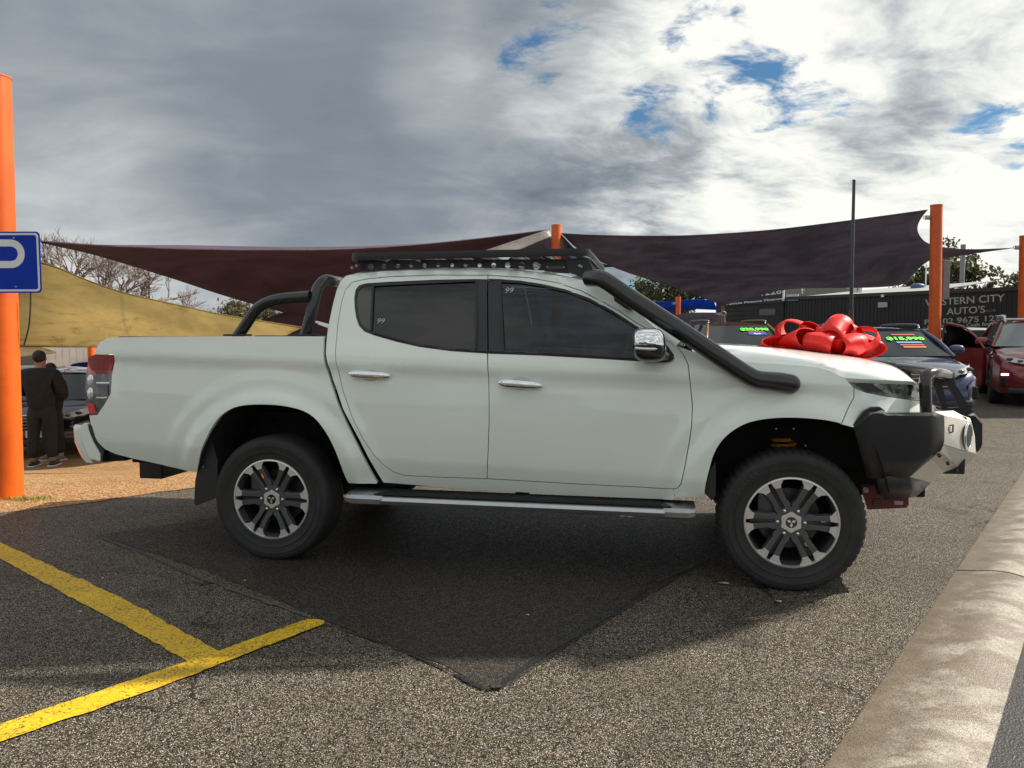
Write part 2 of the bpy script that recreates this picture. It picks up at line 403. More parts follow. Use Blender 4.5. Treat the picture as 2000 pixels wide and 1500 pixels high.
band('tar_joint', [gp(640, 1222), gp(760, 1262), gp(860, 1305), gp(945, 1348)], [.004, .008, .014, .02], tar_m, .006, .012, 11)
bm = bmesh.new()
g0 = G(968, 1347); box(bm, (g0.x, g0.y, .012), (.05, .022, .010), Euler((.1, .05, .3)).to_matrix(), .006)
tag(obj('asphalt_chip', bm, patch_m), 'small black broken lump at the pointed tip of the dark asphalt patch', 'asphalt lump')

# yellow lines: thermoplastic paint worn and crazed
def paint_mat():
    m = bpy.data.materials.new('yellow_road_paint'); m.use_nodes = True; k = NT(m.node_tree); b = bsdf(m)
    tc = k.new('ShaderNodeTexCoord'); v = tc.outputs['Object']
    wv = k.vmath('ADD', v, k.vmath('SCALE', k.noise(v, 14, 3, .5, 0, 1), .03))
    cr = k.voronoi(wv, 24, 'DISTANCE_TO_EDGE')
    n = k.noise(v, 60, 4, .7)
    crack = k.math('MULTIPLY', k.smooth(k.math('MULTIPLY_ADD', n, .05, cr), .030, .052), 1.0)
    keep = k.smooth(k.noise(v, 3.0, 3, .6), .50, .70)
    crack = k.math('MAXIMUM', crack, k.math('MULTIPLY', keep, .9))
    wear = k.smooth(k.noise(v, 90, 4, .75), .38, .46)
    wear = k.math('MAXIMUM', wear, k.smooth(k.noise(k.vmath('ADD', v, (3, 8, 0)), 3.2, 3, .6), .50, .64))
    f = k.math('MULTIPLY', crack, wear)
    yel = k.mix(k.smooth(k.noise(v, 7, 4, .6), .3, .7), (.66, .40, .006), (.78, .50, .008))
    k.link(k.mix(f, (.05, .045, .035), yel), b.inputs['Base Color']); b.inputs['Roughness'].default_value = .45
    bn = k.new('ShaderNodeBump'); bn.inputs['Strength'].default_value = .5; bn.inputs['Distance'].default_value = .004
    k.link(k.math('ADD', f, k.noise(v, 90, 3, .6)), bn.inputs['Height']); k.link(bn.outputs[0], b.inputs['Normal'])
    return m
yel_m = paint_mat()
sheet('painted_line', rough_edge([gp(-60, 1035), gp(0, 1060), gp(240, 1170), gp(430, 1275), gp(415, 1300), gp(365, 1292), gp(200, 1200), gp(0, 1092), gp(-60, 1060)], .013, .008, 21), yel_m, .004, .2)
sheet('painted_line', rough_edge([gp(-80, 1450), gp(0, 1418), gp(350, 1300), gp(500, 1248), gp(600, 1212), gp(632, 1214), gp(632, 1222), gp(480, 1280), gp(300, 1350), gp(0, 1453), gp(-80, 1480)], .010, .008, 22), yel_m, .008, .2)

# concrete kerb
_k0, _k1 = Vector(gp(1610, 1500)), Vector(gp(1868, 1115)); _kd = (_k1-_k0).normalized(); KN = (_kd.y, -_kd.x, _k0.x*_kd.y-_k0.y*_kd.x)
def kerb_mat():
    m = bpy.data.materials.new('wet_concrete_glare'); m.use_nodes = True; k = NT(m.node_tree); b = bsdf(m)
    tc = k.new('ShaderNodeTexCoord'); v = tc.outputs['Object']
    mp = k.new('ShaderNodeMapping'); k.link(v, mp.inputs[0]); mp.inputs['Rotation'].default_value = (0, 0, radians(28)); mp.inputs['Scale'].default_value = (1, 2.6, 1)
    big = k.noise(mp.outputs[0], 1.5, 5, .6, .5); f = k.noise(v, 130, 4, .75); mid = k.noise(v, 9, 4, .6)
    col = k.mix(k.smooth(mid, .3, .7), (.23, .20, .155), (.40, .36, .295))  # pale tones stand in for sun glare, painted into the concrete colour
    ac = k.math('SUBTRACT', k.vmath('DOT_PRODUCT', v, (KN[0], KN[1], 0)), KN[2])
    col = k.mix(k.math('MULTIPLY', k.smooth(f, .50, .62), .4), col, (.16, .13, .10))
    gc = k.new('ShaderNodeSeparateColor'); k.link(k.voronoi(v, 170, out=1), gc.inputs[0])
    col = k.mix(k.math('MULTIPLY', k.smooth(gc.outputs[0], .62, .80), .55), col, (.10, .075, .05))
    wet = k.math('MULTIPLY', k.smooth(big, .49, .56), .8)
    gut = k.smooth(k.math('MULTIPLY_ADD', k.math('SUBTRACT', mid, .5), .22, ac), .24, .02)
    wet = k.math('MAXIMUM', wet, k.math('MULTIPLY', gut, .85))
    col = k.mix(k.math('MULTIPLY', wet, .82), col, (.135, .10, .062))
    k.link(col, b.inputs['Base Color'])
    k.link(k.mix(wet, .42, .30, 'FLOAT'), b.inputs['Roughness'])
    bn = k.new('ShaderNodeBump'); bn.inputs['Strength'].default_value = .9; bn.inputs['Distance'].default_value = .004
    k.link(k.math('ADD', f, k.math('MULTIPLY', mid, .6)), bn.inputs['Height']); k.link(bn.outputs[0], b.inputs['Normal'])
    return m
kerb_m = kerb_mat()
K0, K1 = Vector(gp(1610, 1500)), Vector(gp(1868, 1115)); kd = (K1-K0).normalized(); kn = Vector((kd.y, -kd.x))
joint = (K1-K0).length
prof = [(0, -.03), (0, .004), (.02, .008), (.06, .014), (.10, .021), (.14, .029), (.18, .036), (.22, .040), (.26, .040), (.30, .035), (.34, .026), (.38, .015), (.405, .009), (.41, .0), (.41, -.05)]
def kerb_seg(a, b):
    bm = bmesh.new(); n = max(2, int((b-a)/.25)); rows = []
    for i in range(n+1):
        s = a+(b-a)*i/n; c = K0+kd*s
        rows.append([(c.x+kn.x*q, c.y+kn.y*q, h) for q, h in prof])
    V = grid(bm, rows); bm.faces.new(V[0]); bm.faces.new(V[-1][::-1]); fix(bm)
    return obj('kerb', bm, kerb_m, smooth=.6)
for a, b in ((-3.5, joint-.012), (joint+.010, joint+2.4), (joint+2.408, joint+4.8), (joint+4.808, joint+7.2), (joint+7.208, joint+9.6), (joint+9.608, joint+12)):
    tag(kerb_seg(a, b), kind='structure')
rd = bmesh.new()
a = K0-kd*4+kn*.405; b2 = K0+kd*14+kn*.405; c2 = b2+kn*9; d2 = a+kn*9
rv = [rd.verts.new((q.x, q.y, .006)) for q in (a, b2, c2, d2)]; rd.faces.new(rv); fix(rd)
road_m = mat('shaded_gutter_road', (.02, .019, .019), .45, var=.2, bump=.5, bscale=120)  # shade lying on the road is put into its very dark colour
tag(obj('driveway', rd, road_m), kind='structure')
# small litter and grit on the asphalt
leaf_m = mat('pale_litter', (.5, .5, .45), .7)
for i, (px, py, a, l) in enumerate(((1520, 1178, .3, .035), (1603, 1397, .5, .03), (1412, 1142, .05, .06), (1210, 1015, .1, .03), (1030, 1205, 0, .02), (1142, 1030, 0, .015), (478, 1137, .2, .015), (200, 1132, .6, .02), (1185, 1247, 0, .012), (157, 1198, .3, .02))):
    g = G(px, py); bm = bmesh.new()
    rr = [(cos(t)*l/2*(1+.2*sin(3*t+i)), sin(t)*l*.16, .002*sin(2*t)) for t in [k*pi/4 for k in range(8)]]
    prism(bm, [Vector(p) for p in rr], (0, 0, .0015)); fix(bm)
    o = obj('leaf_litter', bm, leaf_m); o.location = (g.x, g.y, .011); o.rotation_euler = (0, .05, -a)
    tag(o, 'tiny pale scrap of dry litter lying on the asphalt', 'litter', 'scraps of pale litter on the asphalt')

# ---------------------------------------------------------------- the white pickup
YAW = .1917; TO = Vector((-1.2883, 5.4768, 0)); WH = .372
truck = empty('pickup_truck', TO, -YAW, 'white double-cab pickup truck with black snorkel, roof rack and bull bar, parked side-on', 'pickup truck')
Minv = (Matrix.Translation(TO) @ Matrix.Rotation(-YAW, 4, 'Z')).inverted()
camL = Minv @ Vector((0, 0, CAM_H))
def TV(px, py, v):
    """(u, w) where the sight line of a pixel meets the truck's lengthwise plane at v (outboard, near side positive)"""
    d = Minv.to_3x3() @ ray(px, py); t = (-v-camL.y)/d.y; p = camL+d*t; return p.x, p.z
def Q(px, py, v): u, w = TV(px, py, v); return Vector((u, -v, w))
sec = pchip([(.36, .785), (.46, .836), (.53, .864), (.60, .885), (.655, .8985), (.672, .9015), (.80, .906), (.95, .903), (1.08, .892), (1.165, .885), (1.205, .8945), (1.235, .892), (1.30, .866), (1.36, .836), (1.46, .792), (1.60, .727), (1.68, .686), (1.74, .644), (1.78, .60), (1.82, .53)])
bedsec = pchip([(1.12, .8885), (1.165, .885), (1.205, .8945), (1.235, .892), (1.30, .876), (1.36, .866), (1.40, .856)])
def flare(u, w, uc):
    r = sqrt((u-uc)**2+(w-.40)**2*1.0)
    return .032*(1-sstep(.565, .655, r))*sstep(.38, .52, w) + .013*(1-sstep(.70, .78, r))*sstep(.38, .6, w)
def taper(u):
    t = 0
    if u > 3.2: t -= .44*((u-3.2)/.62)**2.6
    if u < -.9: t -= .055*((-.9-u)/.4)**2.2
    return t
BED = True
def vb(u, w):
    ws = w+.030*u
    v = bedsec(ws) if (BED and ws > 1.17) else sec(ws)
    v += flare(u, w, 0.0)+flare(u, w, 3.0)+taper(u)
    # shallow dish in the doors between the creases
    return v
def S2(px, py, off=0):
    v = .88
    for _ in range(9):
        u, w = TV(px, py, v+off); v = .5*v+.5*vb(u, w)
    u, w = TV(px, py, vb(u, w)+off)
    return (u, w)
def SL(pts): return [S2(*p) for p in pts]
def clean(P):
    out = []
    for p in P:
        if not out or (Vector(p)-Vector(out[-1])).length > .0015: out.append(p)
    if (Vector(out[0])-Vector(out[-1])).length < .0015: out.pop()
    return out
def offset_poly(P, d):
    P = clean(P)
    n = len(P); A = sum(P[i][0]*P[(i+1) % n][1]-P[(i+1) % n][0]*P[i][1] for i in range(n)); sg = 1 if A > 0 else -1; out = []
    for i in range(n):
        a, b, c = Vector(P[i-1]), Vector(P[i]), Vector(P[(i+1) % n])
        e1 = (b-a); e2 = (c-b)
        if e1.length < 1e-6 or e2.length < 1e-6: out.append(tuple(b)); continue
        e1.normalize(); e2.normalize(); n1 = Vector((-e1.y, e1.x))*sg; n2 = Vector((-e2.y, e2.x))*sg
        m = n1+n2; m = m/max(.6, m.length_squared/2) if m.length > 1e-3 else n1
        out.append(tuple(b+m*d))
    return out
def dens(P, st=.03, closed=True):
    out = []; n = len(P)
    for i in range(n if closed else n-1):
        a, b = Vector(P[i]), Vector(P[(i+1) % n]); k = max(1, int((b-a).length/st))
        out += [tuple(a+(b-a)*j/k) for j in range(k)]
    if not closed: out.append(tuple(P[-1]))
    return out
def sm(P, n=4): return [tuple(p)[:2] for p in catmull([(a, b, 0) for a, b in P], n)]
def panel(name, outline, m, parent=truck, holes=(), off=0.0, gap=.0022, ret=.022, step=.045, vf=None, smooth=.9, mirror=True):
    vf = vf or vb
    bm = bmesh.new(); loops = [dens(offset_poly(dens(clean(outline), .06), gap))]+[dens(offset_poly(dens(clean(h), .06), -gap)) for h in holes]
    for L in loops:
        vs = [bm.verts.new((p[0], p[1], 0)) for p in L]
        for i in range(len(vs)): bm.edges.new((vs[i], vs[(i+1) % len(vs)]))
    bmesh.ops.triangle_fill(bm, edges=bm.edges[:], use_beauty=True)
    if step:
        us = [v.co.x for v in bm.verts]; ws = [v.co.y for v in bm.verts]
        for ax, lo, hi in ((0, min(us), max(us)), (1, min(ws), max(ws))):
            q = math.floor(lo/step)*step+step
            while q < hi:
                co = [0, 0, 0]; no = [0, 0, 0]; co[ax] = q+1e-5; no[ax] = 1
                bmesh.ops.bisect_plane(bm, geom=bm.verts[:]+bm.edges[:]+bm.faces[:], plane_co=co, plane_no=no, dist=1e-5); q += step
    for v in bm.verts:
        u, w = v.co.x, v.co.y; v.co = (u, -(vf(u, w)+off), w)
    bnd = [e for e in bm.edges if len(e.link_faces) == 1]
    bmesh.ops.recalc_face_normals(bm, faces=bm.faces[:])
    if sum(f.normal.y*f.calc_area() for f in bm.faces) > 0:
        bmesh.ops.reverse_faces(bm, faces=bm.faces[:])
    if ret:
        r = bmesh.ops.extrude_edge_only(bm, edges=bnd)
        for v in [g for g in r['geom'] if isinstance(g, bmesh.types.BMVert)]: v.co.y += ret
    o = obj(name, bm, m, parent, smooth=smooth)
    if mirror: mir(o, parent)
    return o
def mir(o, parent=truck):
    c = o.copy(); COL.objects.link(c); c.scale = (1, -1, 1); c.parent = parent; return c

# ---- outlines read off the photograph
arch_r = [(681, 944), (674, 932), (663, 903), (652, 875), (636, 845), (617, 820), (594, 804), (560, 794.5), (524, 791), (484, 791.5), (458, 796.5), (438, 807.5), (424, 821), (412, 839), (403, 857), (394, 877), (389, 899), (385, 922)]
arch_f = [(1376, 967), (1380, 940), (1387, 913), (1395, 887), (1409, 863), (1430, 843), (1457, 828), (1489, 820), (1527, 816.5), (1567, 817), (1607, 820.5), (1640, 827), (1664, 835)]
arch_r = [tuple(q)[:2] for q in catmull([(a, b, 0) for a, b in arch_r], 3)]
arch_f = [tuple(q)[:2] for q in catmull([(a, b, 0) for a, b in arch_f], 3)]
lamp = [(174, 697), (186, 692), (221, 693), (223, 697), (218, 732), (216, 768), (204, 789), (190, 810), (174, 811), (169, 789), (166.5, 757), (168, 725)]
bed = [(186, 692), (189.5, 676), (197, 666), (208, 660.5), (225, 658), (300, 657), (450, 656.3), (632, 656.3), (632, 693), (636.5, 717), (646, 745), (659, 785), (678, 828), (699, 870), (715.5, 903), (737, 941), (736, 945.5), (681, 944)]
bed_tail = [(353, 917), (311, 907), (268, 898), (225, 887), (204, 877), (191, 864), (183, 847), (177.5, 830), (174, 811), (190, 810), (204, 789), (216, 768), (218, 732), (223, 697), (221, 693)]
bedP = SL(bed)+SL(arch_r)[1:]+SL(bed_tail)
bed_panel = panel('cargo_bed_side', bedP, paint, step=.024)

BED = False
roofline = [(637, 667), (640, 642), (644.5, 619), (650.5, 591), (657.5, 565), (665, 548), (676, 538), (697, 533.5), (750, 529), (850, 524.5), (940, 524), (1000, 527), (1060, 533), (1120, 542), (1150, 549.5), (1180, 563), (1201, 577), (1222, 593), (1250, 613), (1275, 634), (1300, 656), (1320, 676)]
d_front_up = [(1322, 676), (1300, 664), (1270, 646), (1240, 628.5), (1210, 608), (1180, 591), (1135, 568), (1090, 552.5), (1030, 542), (953, 537.5)]
d_rear_up = [(953, 537.5), (850, 537), (760, 540.5), (715, 545), (688, 551), (675, 566), (667, 590), (659.5, 635), (655.6, 680), (658, 716), (670, 764), (688, 815), (709, 857), (730, 888), (749, 908), (767, 921), (789, 928.5), (845, 931.5), (951.5, 935)]
d_low_f = [(951.5, 935), (1141, 946), (1300, 954.5), (1315, 955)]
d_front_seam = [(1315, 955), (1324, 953), (1330, 945), (1337, 915), (1347, 860), (1351, 830), (1352.5, 792), (1350, 767), (1346, 730), (1344, 712), (1335, 693), (1322, 676)]
cab_gap = [(749, 943), (725, 904), (702, 860), (670, 800), (650, 742), (640, 712), (636, 692), (637, 667)]
sill = [(1318, 971), (1315, 977), (1104, 967), (882, 954), (749, 943)]
cabP = SL(roofline+d_front_up[1:]+d_rear_up[1:]+d_low_f[1:]+[(1318, 960)]+sill+cab_gap[1:-1])
panel('cab_frame', cabP, paint)
Bs = [(951.5, 935), (953.5, 880), (955.5, 820), (955, 760), (953, 720), (952, 690), (952.5, 600), (953, 537.5)]
opn_r = [(952.5, 546), (928, 545.6), (850, 547), (760, 551), (715, 554), (702, 557.5), (695, 566), (692.5, 580), (693, 600), (696, 620), (701.5, 636), (712, 647), (730, 654), (775, 667), (820, 677), (880, 685), (952, 690)]
opn_f = [(953, 690), (1060, 694), (1150, 699), (1234, 704), (1290, 707), (1309, 704), (1315, 698), (1312, 688), (1300, 672), (1288, 662), (1268, 653), (1240, 635), (1195, 606.5), (1150, 582.5), (1105, 566), (1060, 555.5), (1015, 548.6), (976, 545.6), (953.2, 545)]
# the door skins are cut round the black window band (the band reaches the shared seam at the middle pillar)
rd_out = SL([(953, 546)]+[(953, 537.5)]+d_rear_up[1:]+Bs[1:6]+opn_r[::-1])
fd_out = SL([(953, 690)]+opn_f[1:-1]+[(953.2, 545), (953, 537.5)]+d_front_up[::-1][1:]+d_front_seam[::-1][1:]+d_low_f[::-1][1:]+Bs[1:5])
rdoor = panel('rear_door', rd_out, paint, step=.022); fdoor = panel('front_door', fd_out, paint, step=.022)
# black window surrounds with their glass
glr = [(731, 558.5), (928, 549.5), (926, 682), (880, 679), (820, 671), (775, 660), (727, 646)]
qtr = [(726, 557), (716, 558), (706, 561), (699, 569), (696.5, 582), (697, 600), (700, 619), (705, 632), (714, 641), (722, 644.5)]
glf = [(979, 551), (1015, 553), (1060, 560), (1105, 570.5), (1150, 587.5), (1195, 611.5), (1240, 640), (1262, 655), (1270, 672), (1272, 698), (1234, 697.5), (1150, 692.5), (1060, 687.5), (985, 684)]
panel('window_surround', SL([(952, 546)]+opn_r[1:-1]+[(952, 690)]), black_pl, holes=(SL(glr), SL(qtr)), off=-.004, gap=.001)
panel('window_surround', SL([(953.8, 690)]+opn_f[1:-1]+[(953.8, 545)]), black_pl, holes=(SL(glf),), off=-.004, gap=.001)
for nm, P in (('rear_door_window', glr),): g1 = panel(nm, SL(P), glass_rear, off=-.014, gap=-.004, ret=0)
panel('quarter_window', SL(qtr), black_gl, off=-.008, gap=-.003, ret=0)
panel('front_door_window', SL(glf), glass_door, off=-.014, gap=-.004, ret=0)
# thin moulding bars at the base of the glass
for a in ([(727, 650), (775, 664), (820, 674.5), (880, 683), (950, 687.5)], [(956, 687.5), (1060, 691.5), (1150, 696.5), (1234, 701.5), (1290, 704)]):
    bm = bmesh.new(); tube(bm, [(u, -(vb(u, w)+.001), w) for u, w in SL(a)], .006, 6); mir(obj('window_moulding', bm, black_gl, truck, smooth=1))
for x0, y0, x1, y1 in ((728.5, 556, 724, 646), (931, 549, 929, 684), (977, 549, 983, 687)):
    bm = bmesh.new(); tube(bm, [(u, -(vb(u, w)+.000), w) for u, w in SL([(x0, y0), ((x0+x1)/2, (y0+y1)/2), (x1, y1)])], .007, 6); mir(obj('window_channel', bm, black_pl, truck, smooth=1))

# front guard, hood side line, bumper skin
hood_seam = [(1322, 677), (1360, 688), (1400, 697), (1465, 707.5), (1525, 711.5), (1587, 717), (1610, 721), (1630, 728.5), (1650, 738)]
fb_seam = [(1668, 757), (1668, 776), (1643, 828)]
fen = SL(d_front_seam[::-1])+SL([(1318, 971), (1374, 971)])+SL(arch_f[:-1])[0:]+SL([(1643, 828), (1668, 776), (1668, 757)])+SL(hood_seam[::-1])[:-1]
fen = SL(d_front_seam[::-1])+SL([(1318, 971), (1376, 971)])+SL(arch_f[1:-1])+SL([(1643, 827.5), (1668, 776), (1668, 757)])+SL(hood_seam[::-1])[:-1]
fender = panel('front_fender', fen, paint, step=.024)
hl = [(1650, 738), (1700, 741), (1750, 743), (1784, 745), (1798, 757), (1806, 772), (1806, 784), (1760, 778), (1720, 772), (1690, 766), (1668, 757)]
bump = [(1668, 757), (1690, 766), (1720, 772), (1760, 778), (1806, 784), (1830, 793), (1836, 818), (1760, 826), (1700, 828), (1664, 835), (1643, 828), (1668, 776)]
panel('front_bumper', SL(bump), paint)
def spot(px, py, v, r, m=steel, name='bolt', parent=truck, d=.012):
    p = Q(px, py, v); bm = bmesh.new(); cyl(bm, p, p+Vector((0, -d, 0)), r, r*.8, 10); return obj(name, bm, m, parent, smooth=.6)

# roof, back wall and windscreen: one skin carried across from side to side
RL = SL(roofline); RLd = dens([tuple(p) for p in sm(RL, 3)], .05, False)
uf = max(p[0] for p in RLd)
def across(path, crown, m, name, nv=24, smooth=.8):
    rows = []
    n = len(path)
    for i, (u, w) in enumerate(path):
        a = Vector(path[max(0, i-1)]); b = Vector(path[min(n-1, i+1)]); t = (b-a).normalized(); nn = Vector((-t.y, t.x))
        ve = vb(u, w)-.002; c = crown(i/(n-1))
        row = []
        for j in range(nv+1):
            s = -1+2*j/nv; s = sin(s*pi/2); g = 1-abs(s)**2.6
            row.append((u+nn.x*c*g, s*ve, w+nn.y*c*g))
        rows.append(row)
    bm = bmesh.new(); grid(bm, rows); fix(bm)
    return obj(name, bm, m, truck, smooth=smooth)
iA = min(range(len(RLd)), key=lambda i: abs(RLd[i][0]-RL[6][0])+abs(RLd[i][1]-RL[6][1]))
iB = min(range(len(RLd)), key=lambda i: abs(RLd[i][0]-RL[14][0])+abs(RLd[i][1]-RL[14][1]))
across(RLd[:iA+1], lambda t: .035, paint, 'cab_back')
across(RLd[iA:iB+1], lambda t: .035+.02*sin(pi*t), paint, 'roof')
across(RLd[iB:], lambda t: .05+.09*t, glass_dark, 'windscreen')
# hood
seamP = SL(hood_seam[1:]+[(1700, 741), (1750, 743), (1782, 744.5), (1793, 750)])
sf_w = pchip(sorted({round(u, 4): w for u, w in seamP}.items())); u0, u1 = seamP[0][0], seamP[-1][0]
crn = [TV(px, py, .5) for px, py in ((1390, 673.5), (1412, 674.5), (1475, 677.5), (1550, 684), (1600, 690), (1660, 697), (1700, 704), (1740, 714), (1770, 728), (1786, 742))]
cw = pchip(crn); ce = crn[-1][0]
rows = []; NU = 44
for i in range(NU+1):
    s = i/NU; row = []
    for j in range(41):
        t = -1+2*j/40; t = sin(t*pi/2); a = abs(t)
        un = max(u1, ce)+.05*(1-a*a); u = (u0-.02)+(un-u0+.02)*s
        us = min(u, u1); ve = vb(us, sf_w(us))-.002
        if u > u1: ve -= .6*(u-u1)
        uc = u0+(u-u0)*(ce-u0)/(un-u0)
        wc = cw(uc) if s < 1 else cw(ce); ws = sf_w(us)
        if wc < ws: wc = ws+.002
        g = 1-a**3.4
        bulge = .012*exp(-((a-.52)/.16)**2)*(1-.6*s)
        tip = .03*max(0, (s-.93)/.07)**2
        row.append((u, t*ve, ws+(wc-ws)*g+bulge*(g > 0)*(1-a)*1.6-tip))
    rows.append(row)
bm = bmesh.new(); V = grid(bm, rows)
r = bmesh.ops.extrude_edge_only(bm, edges=[e for e in bm.edges if len(e.link_faces) == 1])
for v in [g for g in r['geom'] if isinstance(g, bmesh.types.BMVert)]: v.co.z -= .02
fix(bm); obj('hood', bm, paint, truck, smooth=.9)
def hood_w(u, v):
    us = min(u, u1); ve = vb(us, sf_w(us)); a = min(1, abs(v)/ve); return sf_w(us)+(cw(min(u, ce))-sf_w(us))*(1-a**3.4)
# headlights: housing, reflectors, chrome strip, clear lens
panel('headlight_housing', SL(hl), mat('lamp_housing', (.60, .61, .58), .22, metal=.25, var=.45, vscale=14), off=-.045, gap=-.002, ret=0)
hlen = panel('headlight_lens', SL(hl), glass_clear, off=-.001, gap=.001, ret=.05)
for a, b, m in (([(1664, 745), (1700, 748), (1722, 752), (1735, 763), (1716, 768), (1690, 762)], -.03, clear_grey), ([(1700, 746), (1712, 746), (1740, 766), (1732, 769)], -.022, chrome), ([(1738, 749), (1768, 750), (1776, 772), (1748, 768)], -.028, lamp_white), ([(1778, 749), (1792, 756), (1799, 777), (1784, 775)], -.028, chrome), ([(1650, 739), (1740, 743.5), (1738, 746.5), (1668, 743)], -.016, silver)):
    panel('headlight_reflector', SL(a), m, off=b, gap=0, ret=.01, step=0)
for px, py, r in ((1757, 761, .026),):
    u, w = S2(px, py); bm = bmesh.new(); ball(bm, (u, -(vb(u, w)-.03), w), (r, .012, r), 3); mir(obj('headlight_projector', bm, glass_dark, truck, smooth=1))
# grille and front fascia, behind the bull bar
def fascia(name, w0, w1, vmax, uo, m, bul=.10, n=20):
    bm = bmesh.new(); rows = []
    for i in range(7):
        w = w0+(w1-w0)*i/6; rows.append([(uo+bul*(1-((-1+2*j/n))**2)-.10*(i/6)**2, vmax*(-1+2*j/n), w) for j in range(n+1)])
    grid(bm, rows); fix(bm); return obj(name, bm, m, truck, smooth=1)
fascia('bumper_fascia', .52, .92, .62, 3.73, paint)
fascia('grille', .90, sf_w(u1)+.0, .52, 3.76, black_gl, .085)
for i in range(3):
    bm = bmesh.new(); tube(bm, [(3.755+.09*(1-(t/5)**2)+.01, .09*t, .95+.045*i) for t in range(-5, 6)], .009, 6); obj('grille_bar', bm, chrome, truck, smooth=1)

# tail lamp
BED = True
def tpan(P, m, off, nm='tail_light', **k): return panel(nm, SL(P), m, off=off, gap=.0005, **k)
tl = tpan(lamp, mat('lamp_smoke', (.06, .062, .066), .15, coat=1, var=.5, vscale=25), -.002, ret=.03)
for P, m, off in (([(174, 697), (186, 692), (221, 693), (223, 697), (219, 730), (172, 729), (171, 712)], dred_lens, .001),
                  ([(172, 700), (183, 697), (184, 726), (190, 731), (171, 729)], red_lens, .003),
                  ([(169.5, 789), (171.5, 785), (184, 790), (189, 806), (175, 808)], red_lens, .003),
                  ([(188, 746), (214, 746), (214, 749), (188, 749)], lamp_white, .002), ([(188, 775), (211, 775), (208, 778), (188, 778)], lamp_white, .002),
                  ([(192, 751), (212, 751), (211, 772), (192, 772)], black_gl, .002)):
    tpan(P, m, off, 'lens_segment', ret=.004, step=0)
for i in range(4):
    y = 700+i*8; tpan([(186, y), (219, y+.6), (218.7, y+1.9), (186, y+1.3)], red_lens, .003, 'lens_rib', ret=.002, step=0)
for py in (743, 769):
    u, w = S2(175, py); bm = bmesh.new(); ball(bm, (u+.010, -(vb(u, w)-.010), w), (.032, .02, .044), 3); mir(obj('lamp_bulb_cover', bm, lamp_white, truck, smooth=1))

BED = False
# rear bumper, tow bar, tailgate, bed floor
bm = bmesh.new()
ub, _ = TV(155, 850, .80); ur, wb0 = TV(200, 900, .80)
rows = []
for i in range(9):
    t = i/8; w = lerpf([(0, TV(160, 828, .8)[1]), (.12, TV(156, 833, .8)[1]), (.5, TV(160, 862, .8)[1]), (.85, TV(172, 890, .8)[1]), (1, TV(195, 902, .8)[1])])(t)
    ue = lerpf([(0, TV(160, 828, .8)[0]), (.12, TV(155.5, 833, .8)[0]), (.5, TV(158, 862, .8)[0]), (.85, TV(170, 888, .8)[0]), (1, TV(180, 902, .8)[0])])(t)
    row = []
    for j in range(25):
        a = -1+2*j/24; v = .85*sin(a*pi/2); k = abs(a)**5
        row.append((ue+.02*0-.05*(1-k)+.05*max(0, abs(a)-.86)/.14, v, w))
    rows.append(row)
grid(bm, rows); fix(bm); obj('rear_bumper', bm, paint, truck, smooth=1)
pl = [TV(172, 826, .87), TV(160, 827, .87), TV(155.5, 836, .87), TV(158, 862, .87), TV(166, 882, .87), TV(173, 896, .87), TV(194, 902, .87), TV(199, 900, .87), TV(196, 884, .87), TV(184, 862, .87), TV(175, 840, .87)]
bm = bmesh.new(); prism(bm, [(u, -.87, w) for u, w in pl], (0, .03, 0)); fix(bm); bmesh.ops.bevel(bm, geom=bm.edges[:], offset=.008, segments=2, affect='EDGES'); mir(obj('bumper_end', bm, paint, truck, smooth=.5))
for P, v, d, nm, m in (([(172, 828), (179, 832), (190, 866), (203, 880), (200, 902), (196, 902), (197, 886), (185, 866), (176, 846)], .868, .05, 'bumper_seal', black_pl),
                 ([(200, 884), (240, 893), (245, 900), (200, 902)], .80, .1, 'bumper_shadow_block', dark),):  # dark block stands in for the black shadow beside the bumper end
    bm = bmesh.new(); prism(bm, [Q(x, y, v) for x, y in P], (0, d, 0)); fix(bm); mir(obj(nm, bm, m, truck))
bm = bmesh.new(); a = Q(271, 900, .35); b = Q(316, 936, .35); box(bm, ((a.x+b.x)/2, -.10, (a.z+b.z)/2), (abs(b.x-a.x), .5, abs(a.z-b.z)), None, .008); obj('tow_bar', bm, black_pl, truck)
bm = bmesh.new(); box(bm, (-.75, -.45, .55), (1.0, .1, .12), None, .01); mir(obj('chassis_rail', bm, dark, truck))
bm = bmesh.new(); box(bm, (1.5, 0, .52), (5.0-.4, .86, .16), None, .01); obj('chassis_frame', bm, dark, truck)
bm = bmesh.new(); box(bm, (-1.19, 0, .98), (.03, 1.56, .60), None, .012); obj('tailgate', bm, paint, truck, smooth=.5)
bm = bmesh.new(); box(bm, (-.28, 0, .84), (1.88, 1.0, .04)); obj('bed_floor', bm, dark, truck)
bedtop = TV(450, 656.3, .86)[1]; bu0, bu1 = TV(235, 657, .83)[0], TV(628, 656, .83)[0]
bm = bmesh.new(); box(bm, ((bu0+bu1)/2, 0, bedtop-.025), (bu1-bu0, 1.60, .03), None, .01); obj('tonneau_cover', bm, black_pl, truck)
bm = bmesh.new(); box(bm, ((bu0+bu1)/2, -.828, bedtop-.012), (bu1-bu0, .04, .018), None, .005); mir(obj('rail_cap', bm, black_pl, truck))
bm = bmesh.new(); box(bm, (1.55, 0, .50), (1.75, 1.6, .06)); obj('cab_floor', bm, dark, truck)
bm = bmesh.new(); box(bm, (2.40, 0, .80), (.04, 1.6, .62)); obj('firewall', bm, dark, truck)
bm = bmesh.new(); box(bm, (3.15, 0, .80), (1.3, .86, .44)); obj('engine_bay', bm, dark, truck)
